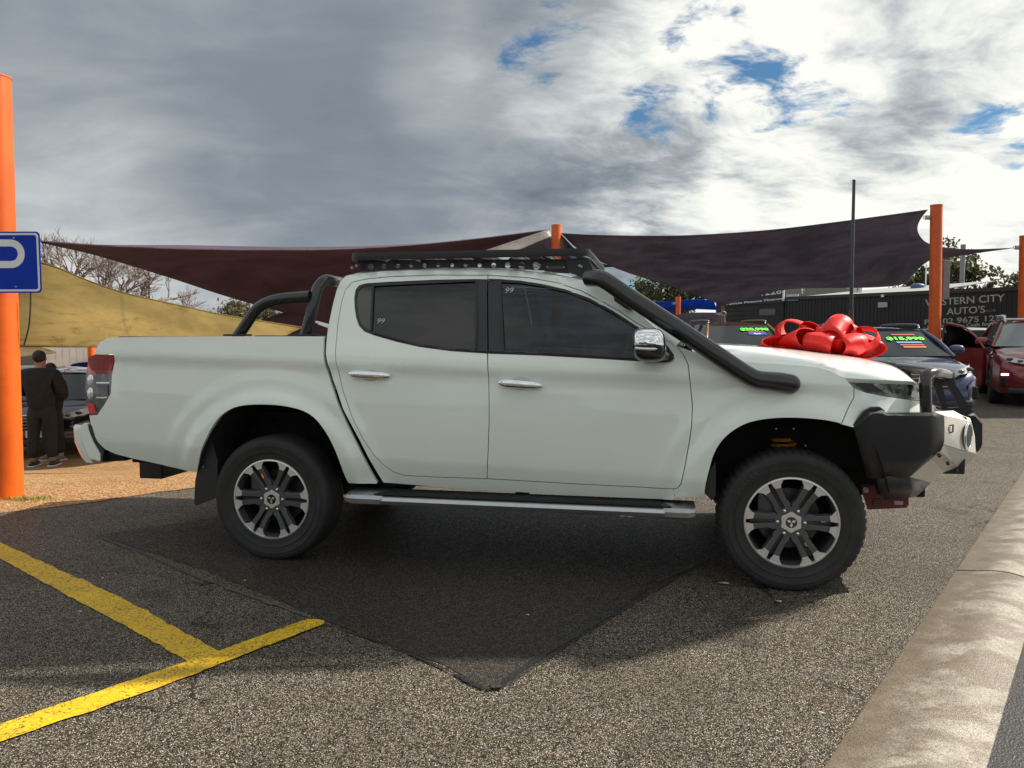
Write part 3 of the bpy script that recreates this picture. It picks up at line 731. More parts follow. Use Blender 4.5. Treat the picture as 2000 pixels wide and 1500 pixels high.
# wheel-arch liners
for nm, A, uc in (('r', arch_r, 0), ('f', arch_f+[(1690, 850), (1715, 905), (1735, 960)], 3)):
    P = SL(A) if nm == 'r' else SL(arch_f)+[TV(1690, 850, .85), TV(1712, 900, .8), TV(1728, 955, .78)]
    P = dens(sm(P, 2), .05, False)
    bm = bmesh.new()
    rows = [[(uc+(u-uc)*(1-.002)+0, -min(vb(u, w)-.006, .93) if k == 0 else -(.93-.52*k/4), w) for k in range(5)] for u, w in P]
    grid(bm, rows)
    c = bm.verts.new((uc, -.41, .45)); inner = [bm.verts.new(r[-1]) for r in rows]
    for a, b in zip(inner, inner[1:]): bm.faces.new((a, b, c))
    fix(bm); mir(obj('wheel_arch_liner', bm, liner_m, truck, smooth=1))
# mudflap
bm = bmesh.new(); P = [(403, 857), (411, 850), (425, 900), (425, 960), (424, 972), (383, 988), (379.5, 984), (381, 940), (385, 921), (389, 898), (394, 877)]
prism(bm, [Q(x, y, .885) for x, y in P], (0, .22, 0)); fix(bm); mir(obj('mudflap', bm, black_pl, truck))
for x, y in ((396, 876), (394, 897), (399, 911), (418, 831)): spot(x, y, .895, .006)
bm = bmesh.new(); P = [(1376, 963), (1390, 978), (1398, 968), (1398, 900), (1382, 925)]
prism(bm, [Q(x, y, .885) for x, y in P], (0, .2, 0)); fix(bm); mir(obj('mudflap', bm, black_pl, truck))
for x, y in ((1515.5, 837), (1549.5, 837), (1573, 870)): spot(x, y, .70, .006)
# coil spring glimpsed in the front arch
bm = bmesh.new(); c0 = Q(1530, 870, .60)
tube(bm, [(c0.x+.062*cos(t*.6), c0.y+.062*sin(t*.6), .60+.0030*t) for t in range(0, 62)], .0095, 6, 2); mir(obj('coil_spring', bm, spring_m, truck, smooth=1))

# ---- door handles
def handle(cx0, cy0, cx1, cy1, keyed):
    a = Q(cx0, cy0, .905); b = Q(cx1, cy1, .905); h = empty('x'); bpy.data.objects.remove(h)
    off = vb(a.x, a.z)
    bm = bmesh.new(); P = [Vector((a.x+(b.x-a.x)*t, -(off+.012+.020*sin(pi*min(1, max(0, t)))**.5), a.z+(b.z-a.z)*t)) for t in [i/10 for i in range(11)]]
    R = lambda t: .0265*(1-.42*abs(2*t-1)**6)*(1-.20*t)
    tube(bm, P, R, 12, 2, flat=1)
    for v in bm.verts: v.co.y = -(off+.02)+(v.co.y+off+.02)*.7
    o = obj('door_handle', bm, chrome, fdoor if keyed else rdoor, smooth=1)
    m_ = (a+b)/2; bm = bmesh.new()
    r_ = bmesh.ops.create_uvsphere(bm, u_segments=24, v_segments=12, radius=1)
    bmesh.ops.transform(bm, matrix=Matrix.Translation((m_.x, -off-.001, m_.z)) @ Matrix.Diagonal((.060, .0035, .050, 1)), verts=r_['verts'])
    obj('handle_recess_shade', bm, mat('recess_shade_paint', (.56, .58, .555), .4, coat=.6), fdoor if keyed else rdoor, smooth=1)  # slightly raised oval; the recess's shade is painted as a darker tone
    if keyed:
        for t in (.07, .23):
            p = P[0]+(P[-1]-P[0])*t; bm = bmesh.new(); cyl(bm, (p.x, -(off+.030), p.z+.004), (p.x, -(off+.0355), p.z+.004), .0065, None, 10); obj('key_button', bm, black_gl, fdoor)
    return o
h1 = handle(683, 730, 759, 734.5, False); h2 = handle(976, 747.5, 1057, 754, True)

# ---- mirror
bm = bmesh.new()
mc = Q(1266, 672, 1.04)
def superball(bm, c, s, e=.75, n=28, tw=0):
    rows = []
    for i in range(n//2+1):
        ph = -pi/2+pi*i/(n//2); row = []
        for j in range(n):
            th = 2*pi*j/n
            f = lambda x: math.copysign(abs(x)**e, x)
            row.append((c[0]+s[0]*f(cos(ph))*f(cos(th)), c[1]+s[1]*f(cos(ph))*f(sin(th)), c[2]+s[2]*f(sin(ph))))
        rows.append(row)
    V = grid(bm, rows, True)
ut, wt = TV(1266, 640, 1.04); _, wbm = TV(1266, 707, 1.04); um0, _ = TV(1235, 672, 1.0); um1, _ = TV(1301, 672, 1.0)
superball(bm, ((um0+um1)/2, mc.y+.03, (wt+wbm)/2), ((um1-um0)/2, .105, (wt-wbm)/2), .62); fix(bm)
for v in bm.verts:
    z = (v.co.z-wbm)/(wt-wbm); v.co.x -= .018*(z-.5)
me_m = obj('mirror_housing', bm, [black_gl, chrome], truck, smooth=1)
wc_ = TV(1266, 676, 1.04)[1]
for p in me_m.data.polygons:
    if p.center.z > wc_-.004 and p.center.x < um1-.012: p.material_index = 1
mir(me_m)
bm = bmesh.new(); tube(bm, [(um0+.02, mc.y-.062, wc_-.010), ((um0+um1)/2, mc.y-.077, wc_-.014), (um1-.03, mc.y-.055, wc_-.012)], .0085, 8); mir(obj('indicator_lens', bm, lamp_white, me_m, smooth=1), me_m) if False else obj('indicator_lens', bm, lamp_white, me_m, smooth=1)
bm = bmesh.new(); prism(bm, [Q(x, y, .86) for x, y in ((1255, 706), (1300, 708), (1312, 705), (1318, 697), (1312, 686), (1298, 672), (1290, 690))], (0, -.03, 0)); fix(bm); bmesh.ops.bevel(bm, geom=bm.edges[:], offset=.006, segments=2, affect='EDGES'); mir(obj('mirror_base', bm, black_pl, truck, smooth=.5))
bm = bmesh.new(); tube(bm, [Q(1300, 695, .88), Q(1288, 694, .93), Q(1276, 690, .99)], .028, 10); mir(obj('mirror_arm', bm, black_gl, truck, smooth=1))

# ---- side steps
a0 = Q(674, 974, .985); a1 = Q(1358, 1003, .985); sz = (a0.z+a1.z)/2-.002
bm = bmesh.new(); vin, vout = .80, .985
L0, L1 = a0.x, a1.x
wtop = TV(900, 973, .93)[1]
sec_s = [(.985, -.012), (.992, -.030), (.985, -.052), (.96, -.060), (.84, -.058), (.80, -.04), (.80, .0), (.965, .0)]
rows = [[(u, -q, sz+.028+h) for q, h in sec_s] for u in (L0+.10, L1-.10)]
V = grid(bm, rows, True); bm.faces.new(V[0]); bm.faces.new(V[1]); fix(bm); st = obj('side_step', bm, step_al, truck, smooth=.6)
for e0, e1, sgn in ((L0, L0+.22, 1), (L1, L1-.16, -1)):
    bm = bmesh.new(); rows = []
    for i in range(9):
        t = i/8; u = e0+(e1-e0)*t; sc = .80+.2*min(1, t*4)**.5 if t < .25 else 1
        cs = [(.80, .004), (.93, .006), (.975, -.004), (.994, -.022), (.990, -.050), (.965, -.062), (.84, -.06), (.80, -.05)]
        row = []
        for q, h in cs:
            uu = u
            if t > .55 and q < .99 and h > -.02: uu = u+sgn*.10*(t-.55)/.45*((.99-q)/.19)
            row.append((uu, -(q*1.002 if t > .05 else q*.995), sz+.028+h*sc))
        rows.append(row)
    V = grid(bm, rows, True); bm.faces.new(V[0]); fix(bm); obj('step_end_cap', bm, step_al, st, smooth=.5)
bm = bmesh.new(); prism(bm, [(L0+.17, -.975, sz+.030), (L0+.27, -.81, sz+.030), (L1-.20, -.81, sz+.030), (L1-.12, -.975, sz+.030)], (0, 0, .004)); fix(bm); obj('step_tread', bm, black_pl, st)
for k in range(9):
    bm = bmesh.new(); y = -.83-.016*k; box(bm, ((L0+L1)/2+.03, y, sz+.0365), (L1-L0-.42, .006, .005)); obj('tread_rib', bm, black_pl, st)
mir(st)
for u in (.75, 1.5, 2.3):
    bm = bmesh.new(); box(bm, (u, -.66, sz-.0), (.06, .36, .04), None, .005); mir(obj('step_bracket', bm, dark, truck))

# ---- wheels
def make_wheel(name, uc, label_tyre=False, lugs=True, steer=0):
    we = empty(name, (uc, -.845, WH)); we.parent = truck; we.rotation_euler = (0, 0, steer)
    # tyre: lathe about the axle (outboard is -y); the foot is slightly flattened by the load
    prof = [(.236, .035), (.240, .048), (.252, .055), (.262, .054), (.285, .062), (.292, .0665), (.295, .0625), (.318, .067), (.330, .070), (.333, .0665), (.345, .066), (.358, .062), (.366, .056), (.374, .044), (.380, .028), (.3825, 0), (.3825, -.10), (.380, -.15), (.366, -.18), (.33, -.192), (.25, -.175)]
    N = 168; bm = bmesh.new(); rows = []
    for i in range(N):
        a = 2*pi*i/N; row = []
        for k, (r, y) in enumerate(prof):
            rr = r
            if lugs and r > .362:
                ph = (i % 3); rr = r+(.0012 if ph != 0 else -.0055)
            x, z = rr*cos(a), rr*sin(a)
            z = max(z, -WH+.001) if r > .3 else z
            row.append((x, -y-.0+.0*(z < -.36), z))
        rows.append(row)
    rows.append(rows[0]); V = grid(bm, rows); bmesh.ops.remove_doubles(bm, verts=bm.verts[:], dist=1e-5); fix(bm)
    ty = obj('tyre', bm, rubber, we, smooth=.7)
    # rim: lip, barrel
    rp = [(.2478, .046), (.2440, .058), (.2360, .060), (.2320, .052), (.2290, .030), (.222, .0), (.214, -.06), (.205, -.16)]
    bm = bmesh.new(); rows = [[(r*cos(a), -y, r*sin(a)) for r, y in rp] for a in [2*pi*i/72 for i in range(73)]]
    grid(bm, rows); bmesh.ops.remove_doubles(bm, verts=bm.verts[:], dist=1e-5); fix(bm)
    rim = obj('rim', bm, [silver, spoke_m, dark], we, smooth=.6)
    for p in rim.data.polygons:
        r = sqrt(p.center.x**2+p.center.z**2); p.material_index = 0 if p.center.y < -.050 and r > .229 else (1 if p.center.y < .02 else 2)
    def pol(r, y): return (r, y)
    for k in range(6):
        R = Matrix.Rotation(k*pi/3, 4, 'Y')
        for sg in (1, -1):
            bm = bmesh.new()
            out = [(.070, .008), (.075, .040), (.088, .044), (.120, .036), (.205, .046), (.207, .013), (.120, .010)]
            top = {0: -.036, 1: -.036, 2: -.037, 3: -.040, 4: -.052, 5: -.052, 6: -.040}
            a = [bm.verts.new((x, top[i], sg*z)) for i, (x, z) in enumerate(out)]
            b = [bm.verts.new((x, top[i]+.034, sg*(z*1.12+.002))) for i, (x, z) in enumerate(out)]
            bm.faces.new(a); bm.faces.new(b[::-1])
            for i in range(7): bm.faces.new((a[i], b[i], b[(i+1) % 7], a[(i+1) % 7]))
            fix(bm); bmesh.ops.bevel(bm, geom=[e for e in bm.edges], offset=.0025, segments=1, affect='EDGES')
            bmesh.ops.transform(bm, matrix=R, verts=bm.verts[:]); obj('spoke', bm, spoke_m, rim, smooth=.5)
            bm = bmesh.new(); tp = [(.196, .015), (.190, .044), (.203, .050), (.222, .075), (.233, .062), (.2375, .048), (.2385, .012), (.225, .010), (.205, .0135)]
            prism(bm, [(x, -.0545, sg*z) for x, z in tp], (0, .006, 0)); fix(bm)
            bmesh.ops.transform(bm, matrix=R, verts=bm.verts[:]); obj('spoke_tip', bm, silver, rim)
        bm = bmesh.new(); prism(bm, [(x, -.020, z) for x, z in ((.08, -.012), (.21, -.014), (.21, .014), (.08, .012))], (0, .02, 0)); fix(bm)
        bmesh.ops.transform(bm, matrix=R, verts=bm.verts[:]); obj('spoke_web', bm, black_gl, rim)
        bm = bmesh.new(); cyl(bm, (.0695, -.030, 0), (.0695, -.046, 0), .0105, .0085, 6); ball(bm, (.0695, -.046, 0), (.0078, .004, .0078), 2)
        bmesh.ops.transform(bm, matrix=R, verts=bm.verts[:]); obj('wheel_nut', bm, chrome, rim, smooth=.5)
    bm = bmesh.new(); cyl(bm, (0, .0, 0), (0, -.037, 0), .088, .083, 36); obj('hub', bm, spoke_m, rim, smooth=.5)
    bm = bmesh.new(); n = 12; P = []
    for i in range(n): a = 2*pi*i/n; r = .060 if i % 2 == 0 else .049; P.append((r*cos(a+pi/6), -.037, r*sin(a+pi/6)))
    prism(bm, P, (0, -.012, 0)); fix(bm); bmesh.ops.bevel(bm, geom=bm.edges[:], offset=.004, segments=2, affect='EDGES'); obj('centre_cap', bm, silver, rim, smooth=.6)
    bm = bmesh.new(); cyl(bm, (0, -.048, 0), (0, -.0515, 0), .030, .029, 32); obj('cap_badge', bm, black_gl, rim, smooth=.5)
    bm = bmesh.new()
    for k in range(3):
        a = pi/2+k*2*pi/3+pi; d = Vector((cos(a), 0, sin(a))); nrm = Vector((-sin(a), 0, cos(a))); o0 = Vector((0, -.0525, 0))
        q = [o0+d*.001, o0+d*.0135+nrm*.0080, o0+d*.026, o0+d*.0135-nrm*.0080]
        vs = [bm.verts.new(p) for p in q]; bm.faces.new(vs)
    fix(bm); obj('cap_emblem', bm, lamp_white, rim)
    bm = bmesh.new(); cyl(bm, (0, .06, 0), (0, .085, 0), .165, None, 40); obj('brake_disc', bm, mat('brake_iron', (.10, .09, .085), .45, metal=.8, var=.3) if 'brake_iron' not in MATS else MATS['brake_iron'], we, smooth=.5)
    bm = bmesh.new(); box(bm, (-.12, .045, .09), (.10, .09, .15), None, .02); obj('brake_caliper', bm, spoke_m, we, smooth=.6)
    bm = bmesh.new(); cyl(bm, (0, .15, 0), (0, .16, 0), .215, None, 36); obj('backing_plate', bm, dark, we)
    if label_tyre:
        for t0, s_ in ((2.62, 'DUELER'),):
            for i, ch in enumerate(s_):
                b_ = text_bm(ch, .034, .0006, .0006, 'CENTER'); a = t0-i*.085; r = .312
                M = frame_matrix((r*cos(a), -.0705, r*sin(a)), (sin(a), 0, -cos(a)), (cos(a), 0, sin(a))); bmesh.ops.transform(b_, matrix=M, verts=b_.verts[:])
                obj('sidewall_letter', b_, mat('raised_rubber', (.05, .05, .05), .6) if 'raised_rubber' not in MATS else MATS['raised_rubber'], ty)
    return we
wr = make_wheel('rear_wheel', 0.0, lugs=False); wf = make_wheel('front_wheel', 3.0, True)
for px, py, w_ in ((1608, 1017, wf),):
    pass
p = Q(513, 930, .895); bm = bmesh.new(); box(bm, (0, 0, 0), (.010, .003, .028), Euler((0, -.5, 0)).to_matrix()); bmesh.ops.translate(bm, vec=p, verts=bm.verts[:]); obj('valve_sticker', bm, amber, truck)
for px, py, rr, sx in ((1608.5, 1018, 0, .026), (1575, 1063, 1.05, .022)):
    p = Q(px, py, .872); bm = bmesh.new(); box(bm, (0, 0, 0), (sx, .003, .011), Euler((0, rr, 0)).to_matrix()); bmesh.ops.translate(bm, vec=p, verts=bm.verts[:]); obj('wheel_weight', bm, lamp_white, truck)
def copy_tree(o, parent, loc=None, rz=None):
    c = o.copy(); COL.objects.link(c); c.parent = parent
    if loc is not None: c.location = loc
    if rz is not None: c.rotation_euler = (0, 0, rz)
    for ch in [x for x in bpy.data.objects if x.parent == o]: copy_tree(ch, c)
    return c
copy_tree(wr, truck, (0, .845, WH), pi); copy_tree(wf, truck, (3.0, .845, WH), pi)
bm = bmesh.new(); cyl(bm, (0, -.7, WH), (0, .7, WH), .05, None, 14); ball(bm, (0, .1, WH), (.15, .17, .15), 2); obj('rear_axle', bm, dark, truck, smooth=1)

# ---- snorkel
bm = bmesh.new()
sp = [Q(1118, 548, .66), Q(1148, 541, .74), Q(1168, 543, .80), Q(1188, 551, .82), Q(1222, 573, .85), Q(1320, 639, .93), Q(1400, 693, .96), Q(1438, 718, .97), Q(1456, 730, .97), Q(1476, 741, .97), Q(1500, 744, .96), Q(1524, 745, .95), Q(1541, 749, .94)]
sp = [Q(1150, 543, .72), Q(1172, 544, .78), Q(1190, 553, .80), Q(1222, 575, .82), Q(1275, 610, .865), Q(1330, 646, .905), Q(1400, 693, .935), Q(1432, 714.5, .94), Q(1456, 730, .94), Q(1476, 740.5, .94), Q(1500, 744, .935), Q(1522, 746.5, .93), Q(1543, 750, .915)]
tube(bm, sp, lambda t: .049+.004*(t > .8)*sstep(.8, .95, t), 20, 5)
e = sp[-1]; ball(bm, (e.x-.002, e.y+.0, e.z), (.055, .046, .053), 3)
snk = obj('snorkel', bm, black_gl, truck, smooth=1.2)
bsdf(black_gl).inputs['Roughness'].default_value = .16
snm = mat('snorkel_plastic', (.014, .014, .018), .24, coat=.4, var=.1); snk.data.materials[0] = snm
bm = bmesh.new(); prism(bm, [Q(x, y, .895) for x, y in ((1440, 742), (1475, 762), (1530, 771), (1552, 768), (1559, 752), (1550, 738), (1520, 730), (1480, 735))], (0, .06, 0)); fix(bm); bmesh.ops.bevel(bm, geom=bm.edges[:], offset=.006, segments=2, affect='EDGES'); obj('snorkel_base', bm, black_pl, snk, smooth=.6)
bm = bmesh.new(); prism(bm, [Q(x, y, .80) for x, y in ((1168, 556), (1176, 552), (1236, 606), (1222, 603), (1200, 588), (1198, 578))], (0, .06, 0)); fix(bm); obj('snorkel_bracket', bm, black_pl, snk)

# ---- sports bar behind the cab
v0 = .80
bm = bmesh.new(); H = [Q(595, 660, v0), Q(606, 620, v0), Q(615, 582, v0-.02), Q(622, 560, v0-.05), Q(636, 547, v0-.10), Q(650, 549, v0-.20), Q(652, 549, v0-.40)]
top = H[-1]
P = H+[Vector((top.x, 0, top.z))]
P = P[:-1]+[Vector((p.x, -p.y, p.z)) for p in P[:-1]][::-1]
tube(bm, P, .034, 16, 5); sb = obj('sports_bar', bm, snm, truck, smooth=1.2)
bm = bmesh.new(); tube(bm, [Q(462, 660, v0), Q(478, 637, v0), Q(497, 609, v0), Q(512, 596, v0), Q(530, 588, v0), Q(556, 583, v0), Q(606, 579, v0)], .034, 16, 5); mir(obj('sports_bar_leg', bm, snm, sb, smooth=1.2), sb)
for x in (464, 596):
    p = Q(x, 655, v0); bm = bmesh.new(); box(bm, (p.x, p.y, bedtop+.006), (.14, .10, .012), None, .004); mir(obj('bar_foot', bm, black_pl, sb, smooth=.5), sb)

# ---- roof rack
ru0 = TV(681, 497, .64)[0]; ru1 = TV(1150, 494, .64)[0]; rtop = TV(900, 489.5, .64)[1]; rbot = TV(900, 504, .64)[1]
print('rack', ru0, ru1, rtop, rbot, 'bedtop', bedtop, 'roof', RL[9], 'nose', u1, ce, 'step', sz)
rack = empty('roof_rack', (0, 0, 0)); rack.parent = truck
def rr_path(u0_, u1_, v_, rad, n=6):
    P = []
    for cx, cy, a0_ in ((u1_-rad, v_-rad, 0), (u0_+rad, v_-rad, 90), (u0_+rad, -v_+rad, 180), (u1_-rad, -v_+rad, 270)):
        for i in range(n+1):
            a = radians(a0_+90*i/n); P.append((cx+rad*cos(a), cy+rad*sin(a)))
    return P
rp = rr_path(ru0, ru1, .64, .07)
bm = bmesh.new(); hgt = rtop-rbot
cs = [(0, 0), (.004, hgt*.5), (0, hgt), (-.010, hgt), (-.016, hgt-.008), (-.016, .008), (-.010, 0)]
rows = []
for i, (x, y) in enumerate(rp):
    a, b = Vector(rp[i-1]), Vector(rp[(i+1) % len(rp)]); t = (b-a).normalized(); n_ = Vector((t.y, -t.x))
    rows.append([(x+n_.x*o, y+n_.y*o, rbot+h) for o, h in cs])
rows.append(rows[0]); V = grid(bm, rows, True); bmesh.ops.remove_doubles(bm, verts=bm.verts[:], dist=1e-5); fix(bm); obj('rack_frame', bm, black_pc, rack, smooth=.7)
for i in range(8):
    u = ru0+.10+(ru1-ru0-.20)*i/7
    bm = bmesh.new(); box(bm, (u, 0, rtop-.018), (.075, 1.24, .018), None, .004); obj('rack_slat', bm, black_pc, rack, smooth=.5)
# backbone rail with round holes
for sgn in (1,):
    vr = .56; A = [(694, 512), (1140, 507), (1142, 515), (1112, 528), (1060, 527.5), (940, 519.8), (850, 520.5), (760, 524.5), (716, 528.5), (694, 519)]
    A = [(697, 508), (1118, 506), (1130, 509), (1112, 534), (1090, 533), (1060, 528.5), (1000, 524.5), (940, 523), (850, 523.3), (760, 527), (712, 531)]
    outp = [TV(x, y, vr) for x, y in A]; hs = []
    for x, y, r in ((724, 521, 6.5), (750, 520.5, 5.2), (777, 519.5, 4.6), (803, 518.5, 4.3), (829, 518.2, 4.3), (856, 517.6, 4.2), (883, 517.6, 4), (909.5, 517.6, 4), (936.5, 518, 4.2), (964, 518, 5), (991.5, 518, 5.8), (1019, 518.4, 7), (1048, 518.8, 8)):
        c = TV(x, y, vr); rr_ = r*.0030
        hs.append([(c[0]+rr_*cos(2*pi*k/14), c[1]+rr_*sin(2*pi*k/14)) for k in range(14)])
    o = panel('rack_side_rail', outp, black_pc, rack, holes=hs, vf=lambda u, w: vr, gap=0, ret=.006, step=0, mirror=False); mir(o, rack)
bm = bmesh.new(); a = TV(1069, 520, vr+.01); b = TV(1103, 525, vr+.01); box(bm, ((a[0]+b[0])/2, -vr-.004, (a[1]+b[1])/2), (b[0]-a[0], .004, a[1]-b[1]), None, .001); obj('rack_nameplate', bm, spoke_m, rack)
for x in (1069.5, 1102): spot(x, 522, vr+.008, .006, steel, 'rivet', rack)
for x, y in ((752, 508), (815, 508), (935, 507), (1068, 504.5)):
    p = Q(x, y, .60); bm = bmesh.new(); box(bm, p, (.05, .03, .012), Euler((0, .3, 0)).to_matrix(), .002); obj('slat_clamp', bm, steel if x < 900 else black_pc, rack)
for x, y in ((688, 523), (697, 519), (1132, 519), (1136, 521)): spot(x, y, .60, .009, steel, 'rack_bolt', rack)
for u in (ru0+.06, ru1-.05):
    bm = bmesh.new(); box(bm, (u, 0, rbot-.03), (.05, 1.12, .06), None, .006); obj('rack_cross_rail', bm, black_pc, rack, smooth=.5)
bm = bmesh.new(); prism(bm, [Q(x, y, .60) for x, y in ((1105, 505), (1150, 504), (1160, 530), (1150, 548), (1108, 530))], (0, .02, 0)); fix(bm); mir(obj('rack_mount', bm, black_pc, rack), rack)

# ---- bull bar
bb = empty('bull_bar', (0, 0, 0)); bb.parent = truck
def plate(name, pts, d, m, bev=.004, parent=bb, mirror=True, sm_=.5):
    bm = bmesh.new(); prism(bm, [Q(*p) for p in pts], d); fix(bm)
    if bev: bmesh.ops.bevel(bm, geom=bm.edges[:], offset=bev, segments=2, affect='EDGES')
    o = obj(name, bm, m, parent, smooth=sm_)
    if mirror: mir(o, parent)
    return o
def shell(name, rows, m, parent=bb, sm_=.5, mirror=True, thick=.01):
    bm = bmesh.new(); grid(bm, [[Q(*p) for p in r] for r in rows]); fix(bm)
    o = obj(name, bm, m, parent, smooth=sm_); md = o.modifiers.new('t', 'SOLIDIFY'); md.thickness = thick; md.offset = 0
    if mirror: mir(o, parent)
    return o
# black side wing (bowed plate with a folded top edge)
wing = [[(1662, 834, .93), (1693, 803, .93), (1703, 799.5, .91), (1719, 798.5, .90), (1729, 807, .895), (1770, 806.5, .885), (1818, 806, .86), (1842, 812, .82)],
        [(1668, 838, .945), (1697, 812, .94), (1706, 808, .925), (1720, 808, .915), (1731, 812, .91), (1770, 812.5, .90), (1816, 813, .875), (1842, 822, .83)],
        [(1676, 868, .93), (1695, 860, .925), (1712, 858, .92), (1725, 857, .91), (1740, 856, .905), (1775, 855, .89), (1815, 855, .865), (1843, 858, .83)],
        [(1684, 900, .90), (1700, 898, .90), (1718, 897, .895), (1732, 896, .89), (1750, 895, .885), (1785, 893, .87), (1814, 889, .85), (1838, 878, .825)],
        [(1694, 934, .87), (1708, 934, .87), (1722, 934, .87), (1736, 930, .86), (1748, 931, .855), (1762, 931, .85), (1775, 930.5, .84), (1776, 930.5, .84)]]
wing_o = shell('bull_bar_wing', wing, black_pc, sm_=.45)
plate('wing_seal', [(1664, 832, .94), (1688, 803, .94), (1702, 795.5, .92), (1719, 795, .91), (1728, 802, .90), (1722, 806, .90), (1704, 801, .92), (1694, 807, .94), (1670, 838, .94)], (0, .03, 0), black_pl, 0)
lowp = shell('lower_guard', [[(1712, 935, .87), (1735, 929, .865), (1755, 930, .85), (1776, 931, .84), (1817, 942, .60)], [(1716, 956, .84), (1738, 955, .83), (1760, 955, .82), (1780, 955, .80), (1803, 956, .60)], [(1726, 975, .80), (1742, 974, .79), (1760, 972, .78), (1774, 971, .76), (1786, 970, .60)]], black_pc)
# silver face, bevel and lower flaps
sil = shell('silver_face', [[(1842, 813, .82), (1868, 818.5, .66), (1896, 826, .50)], [(1843, 840, .83), (1870, 848, .665), (1902, 852, .49)], [(1842, 868, .83), (1872, 877, .665), (1904, 885.5, .49)]], bar_al, sm_=None)
shell('silver_top', [[(1822, 806, .84), (1842, 813, .82), (1868, 818.5, .66), (1896, 826, .50)], [(1845, 804.5, .62), (1860, 803, .56), (1877, 812, .50), (1893, 818, .46)]], bar_al, sm_=None)
shell('silver_lower', [[(1842, 868, .83), (1872, 877, .665), (1904, 885.5, .49)], [(1835.5, 882, .83), (1858, 901, .64), (1877, 921, .46)]], bar_al, sm_=None)
shell('silver_skirt', [[(1835.5, 882, .83), (1858, 901, .64), (1877, 921, .46)], [(1814, 889, .84), (1828, 905, .70), (1842, 921, .55)]], bar_al, sm_=None)
shell('silver_flap', [[(1814, 889, .845), (1828, 905, .72), (1842, 921, .58)], [(1775, 931, .84), (1796, 936, .72), (1817, 942, .60)]], bar_al, sm_=None)
for x, y, v in ((1835, 890, .80), (1852, 905, .67), (1868, 918.5, .52)):
    p = Q(x, y, v+.03); bm = bmesh.new(); ball(bm, p, (.012, .012, .012), 2); obj('flap_bolt', bm, black_gl, bb, smooth=1)
# tube light opening with chrome ring, indicator slot
def ring(name, c, r, tr, m, nrm, parent=bb, fill=None):
    q = Vector(nrm).normalized().to_track_quat('Z', 'Y').to_matrix(); bm = bmesh.new()
    P = [Vector(c)+q @ Vector((r*cos(a), r*sin(a), 0)) for a in [2*pi*k/24 for k in range(25)]]
    tube(bm, P, tr, 8, 1, smooth=False, caps=False); obj(name, bm, m, parent, smooth=1)
    if fill:
        bm = bmesh.new(); cyl(bm, Vector(c)-Vector(nrm).normalized()*.004, Vector(c)+Vector(nrm).normalized()*.003, r, None, 24); obj('light_recess', bm, fill, parent)
fc = Q(1886.5, 851.5, .575); fn = Vector((.84, -.54, 0))
ring('fog_light_ring', fc+fn*.012, .070, .007, chrome, fn, fill=dark)
sc_ = Q(1858.6, 837, .755); bm = bmesh.new(); box(bm, sc_+fn*0.0, (.010, .055, .042), Euler((0, 0, atan2(fn.y, fn.x))).to_matrix(), .003); obj('indicator_slot', bm, dark, bb)
bm = bmesh.new(); box(bm, Q(1854.5, 837.5, .775)+fn*.004, (.010, .022, .032), Euler((0, 0, atan2(fn.y, fn.x))).to_matrix(), .003); obj('indicator_lamp', bm, mat('warm_lamp', (.80, .72, .5), .3), bb)
# centre block with silver bevel on top
c1 = Q(1897, 812, .42); c2 = Q(1917, 850, .40)
bm = bmesh.new(); pz = [Q(1897, 815, .42), Q(1906, 811, .42), Q(1917, 824, .40), Q(1917, 870, .40), Q(1908, 885, .41), Q(1898, 880, .42)]
prism(bm, [Vector((p.x, -.42, p.z)) for p in pz], (0, .84, 0)); fix(bm); bmesh.ops.bevel(bm, geom=bm.edges[:], offset=.008, segments=2, affect='EDGES'); obj('winch_cover', bm, black_pc, bb, smooth=.5)
bm = bmesh.new(); prism(bm, [Vector((p.x, -.425, p.z)) for p in (Q(1896, 812.5, .425), Q(1905, 808.5, .425), Q(1918, 822, .425), Q(1917, 827, .425), Q(1905, 813, .425))], (0, .05, 0)); fix(bm); mir(obj('cover_trim', bm, bar_al, bb))
bm = bmesh.new(); box(bm, (3.86, 0, .76), (.20, 1.1, .32), None, .01); obj('bull_bar_core', bm, black_pc, bb)
# near hoop, then the black A-frame and top tube
bm = bmesh.new(); tube(bm, [Q(1809, 810, .74), Q(1808, 780, .74), Q(1807, 752, .74), Q(1808, 738, .73), Q(1815, 730, .71), Q(1828, 729, .66), Q(1846, 731, .50), Q(1850, 732, .42)], .0305, 16, 5); mir(obj('bull_bar_hoop', bm, snm, bb, smooth=1.2), bb)
tt = Q(1848, 730, .40)
bm = bmesh.new(); tube(bm, [(tt.x-.01, -.44, tt.z), (tt.x, -.3, tt.z+.004), (tt.x, .3, tt.z+.004), (tt.x-.01, .44, tt.z)], .0305, 16, 5); obj('top_tube', bm, snm, bb, smooth=1.2)
af = [(1822, 748), (1826, 738), (1838, 726), (1848, 719), (1856, 722), (1867, 752), (1901, 806), (1886, 813), (1842, 806)]
afh = [(1841, 754), (1850, 752), (1876, 795), (1851, 797)]
o = panel('a_frame_plate', [TV(x, y, .40) for x, y in af], black_pc, bb, holes=[[TV(x, y, .40) for x, y in afh]], vf=lambda u, w: .40, gap=0, ret=.018, step=0, mirror=False); mir(o, bb)
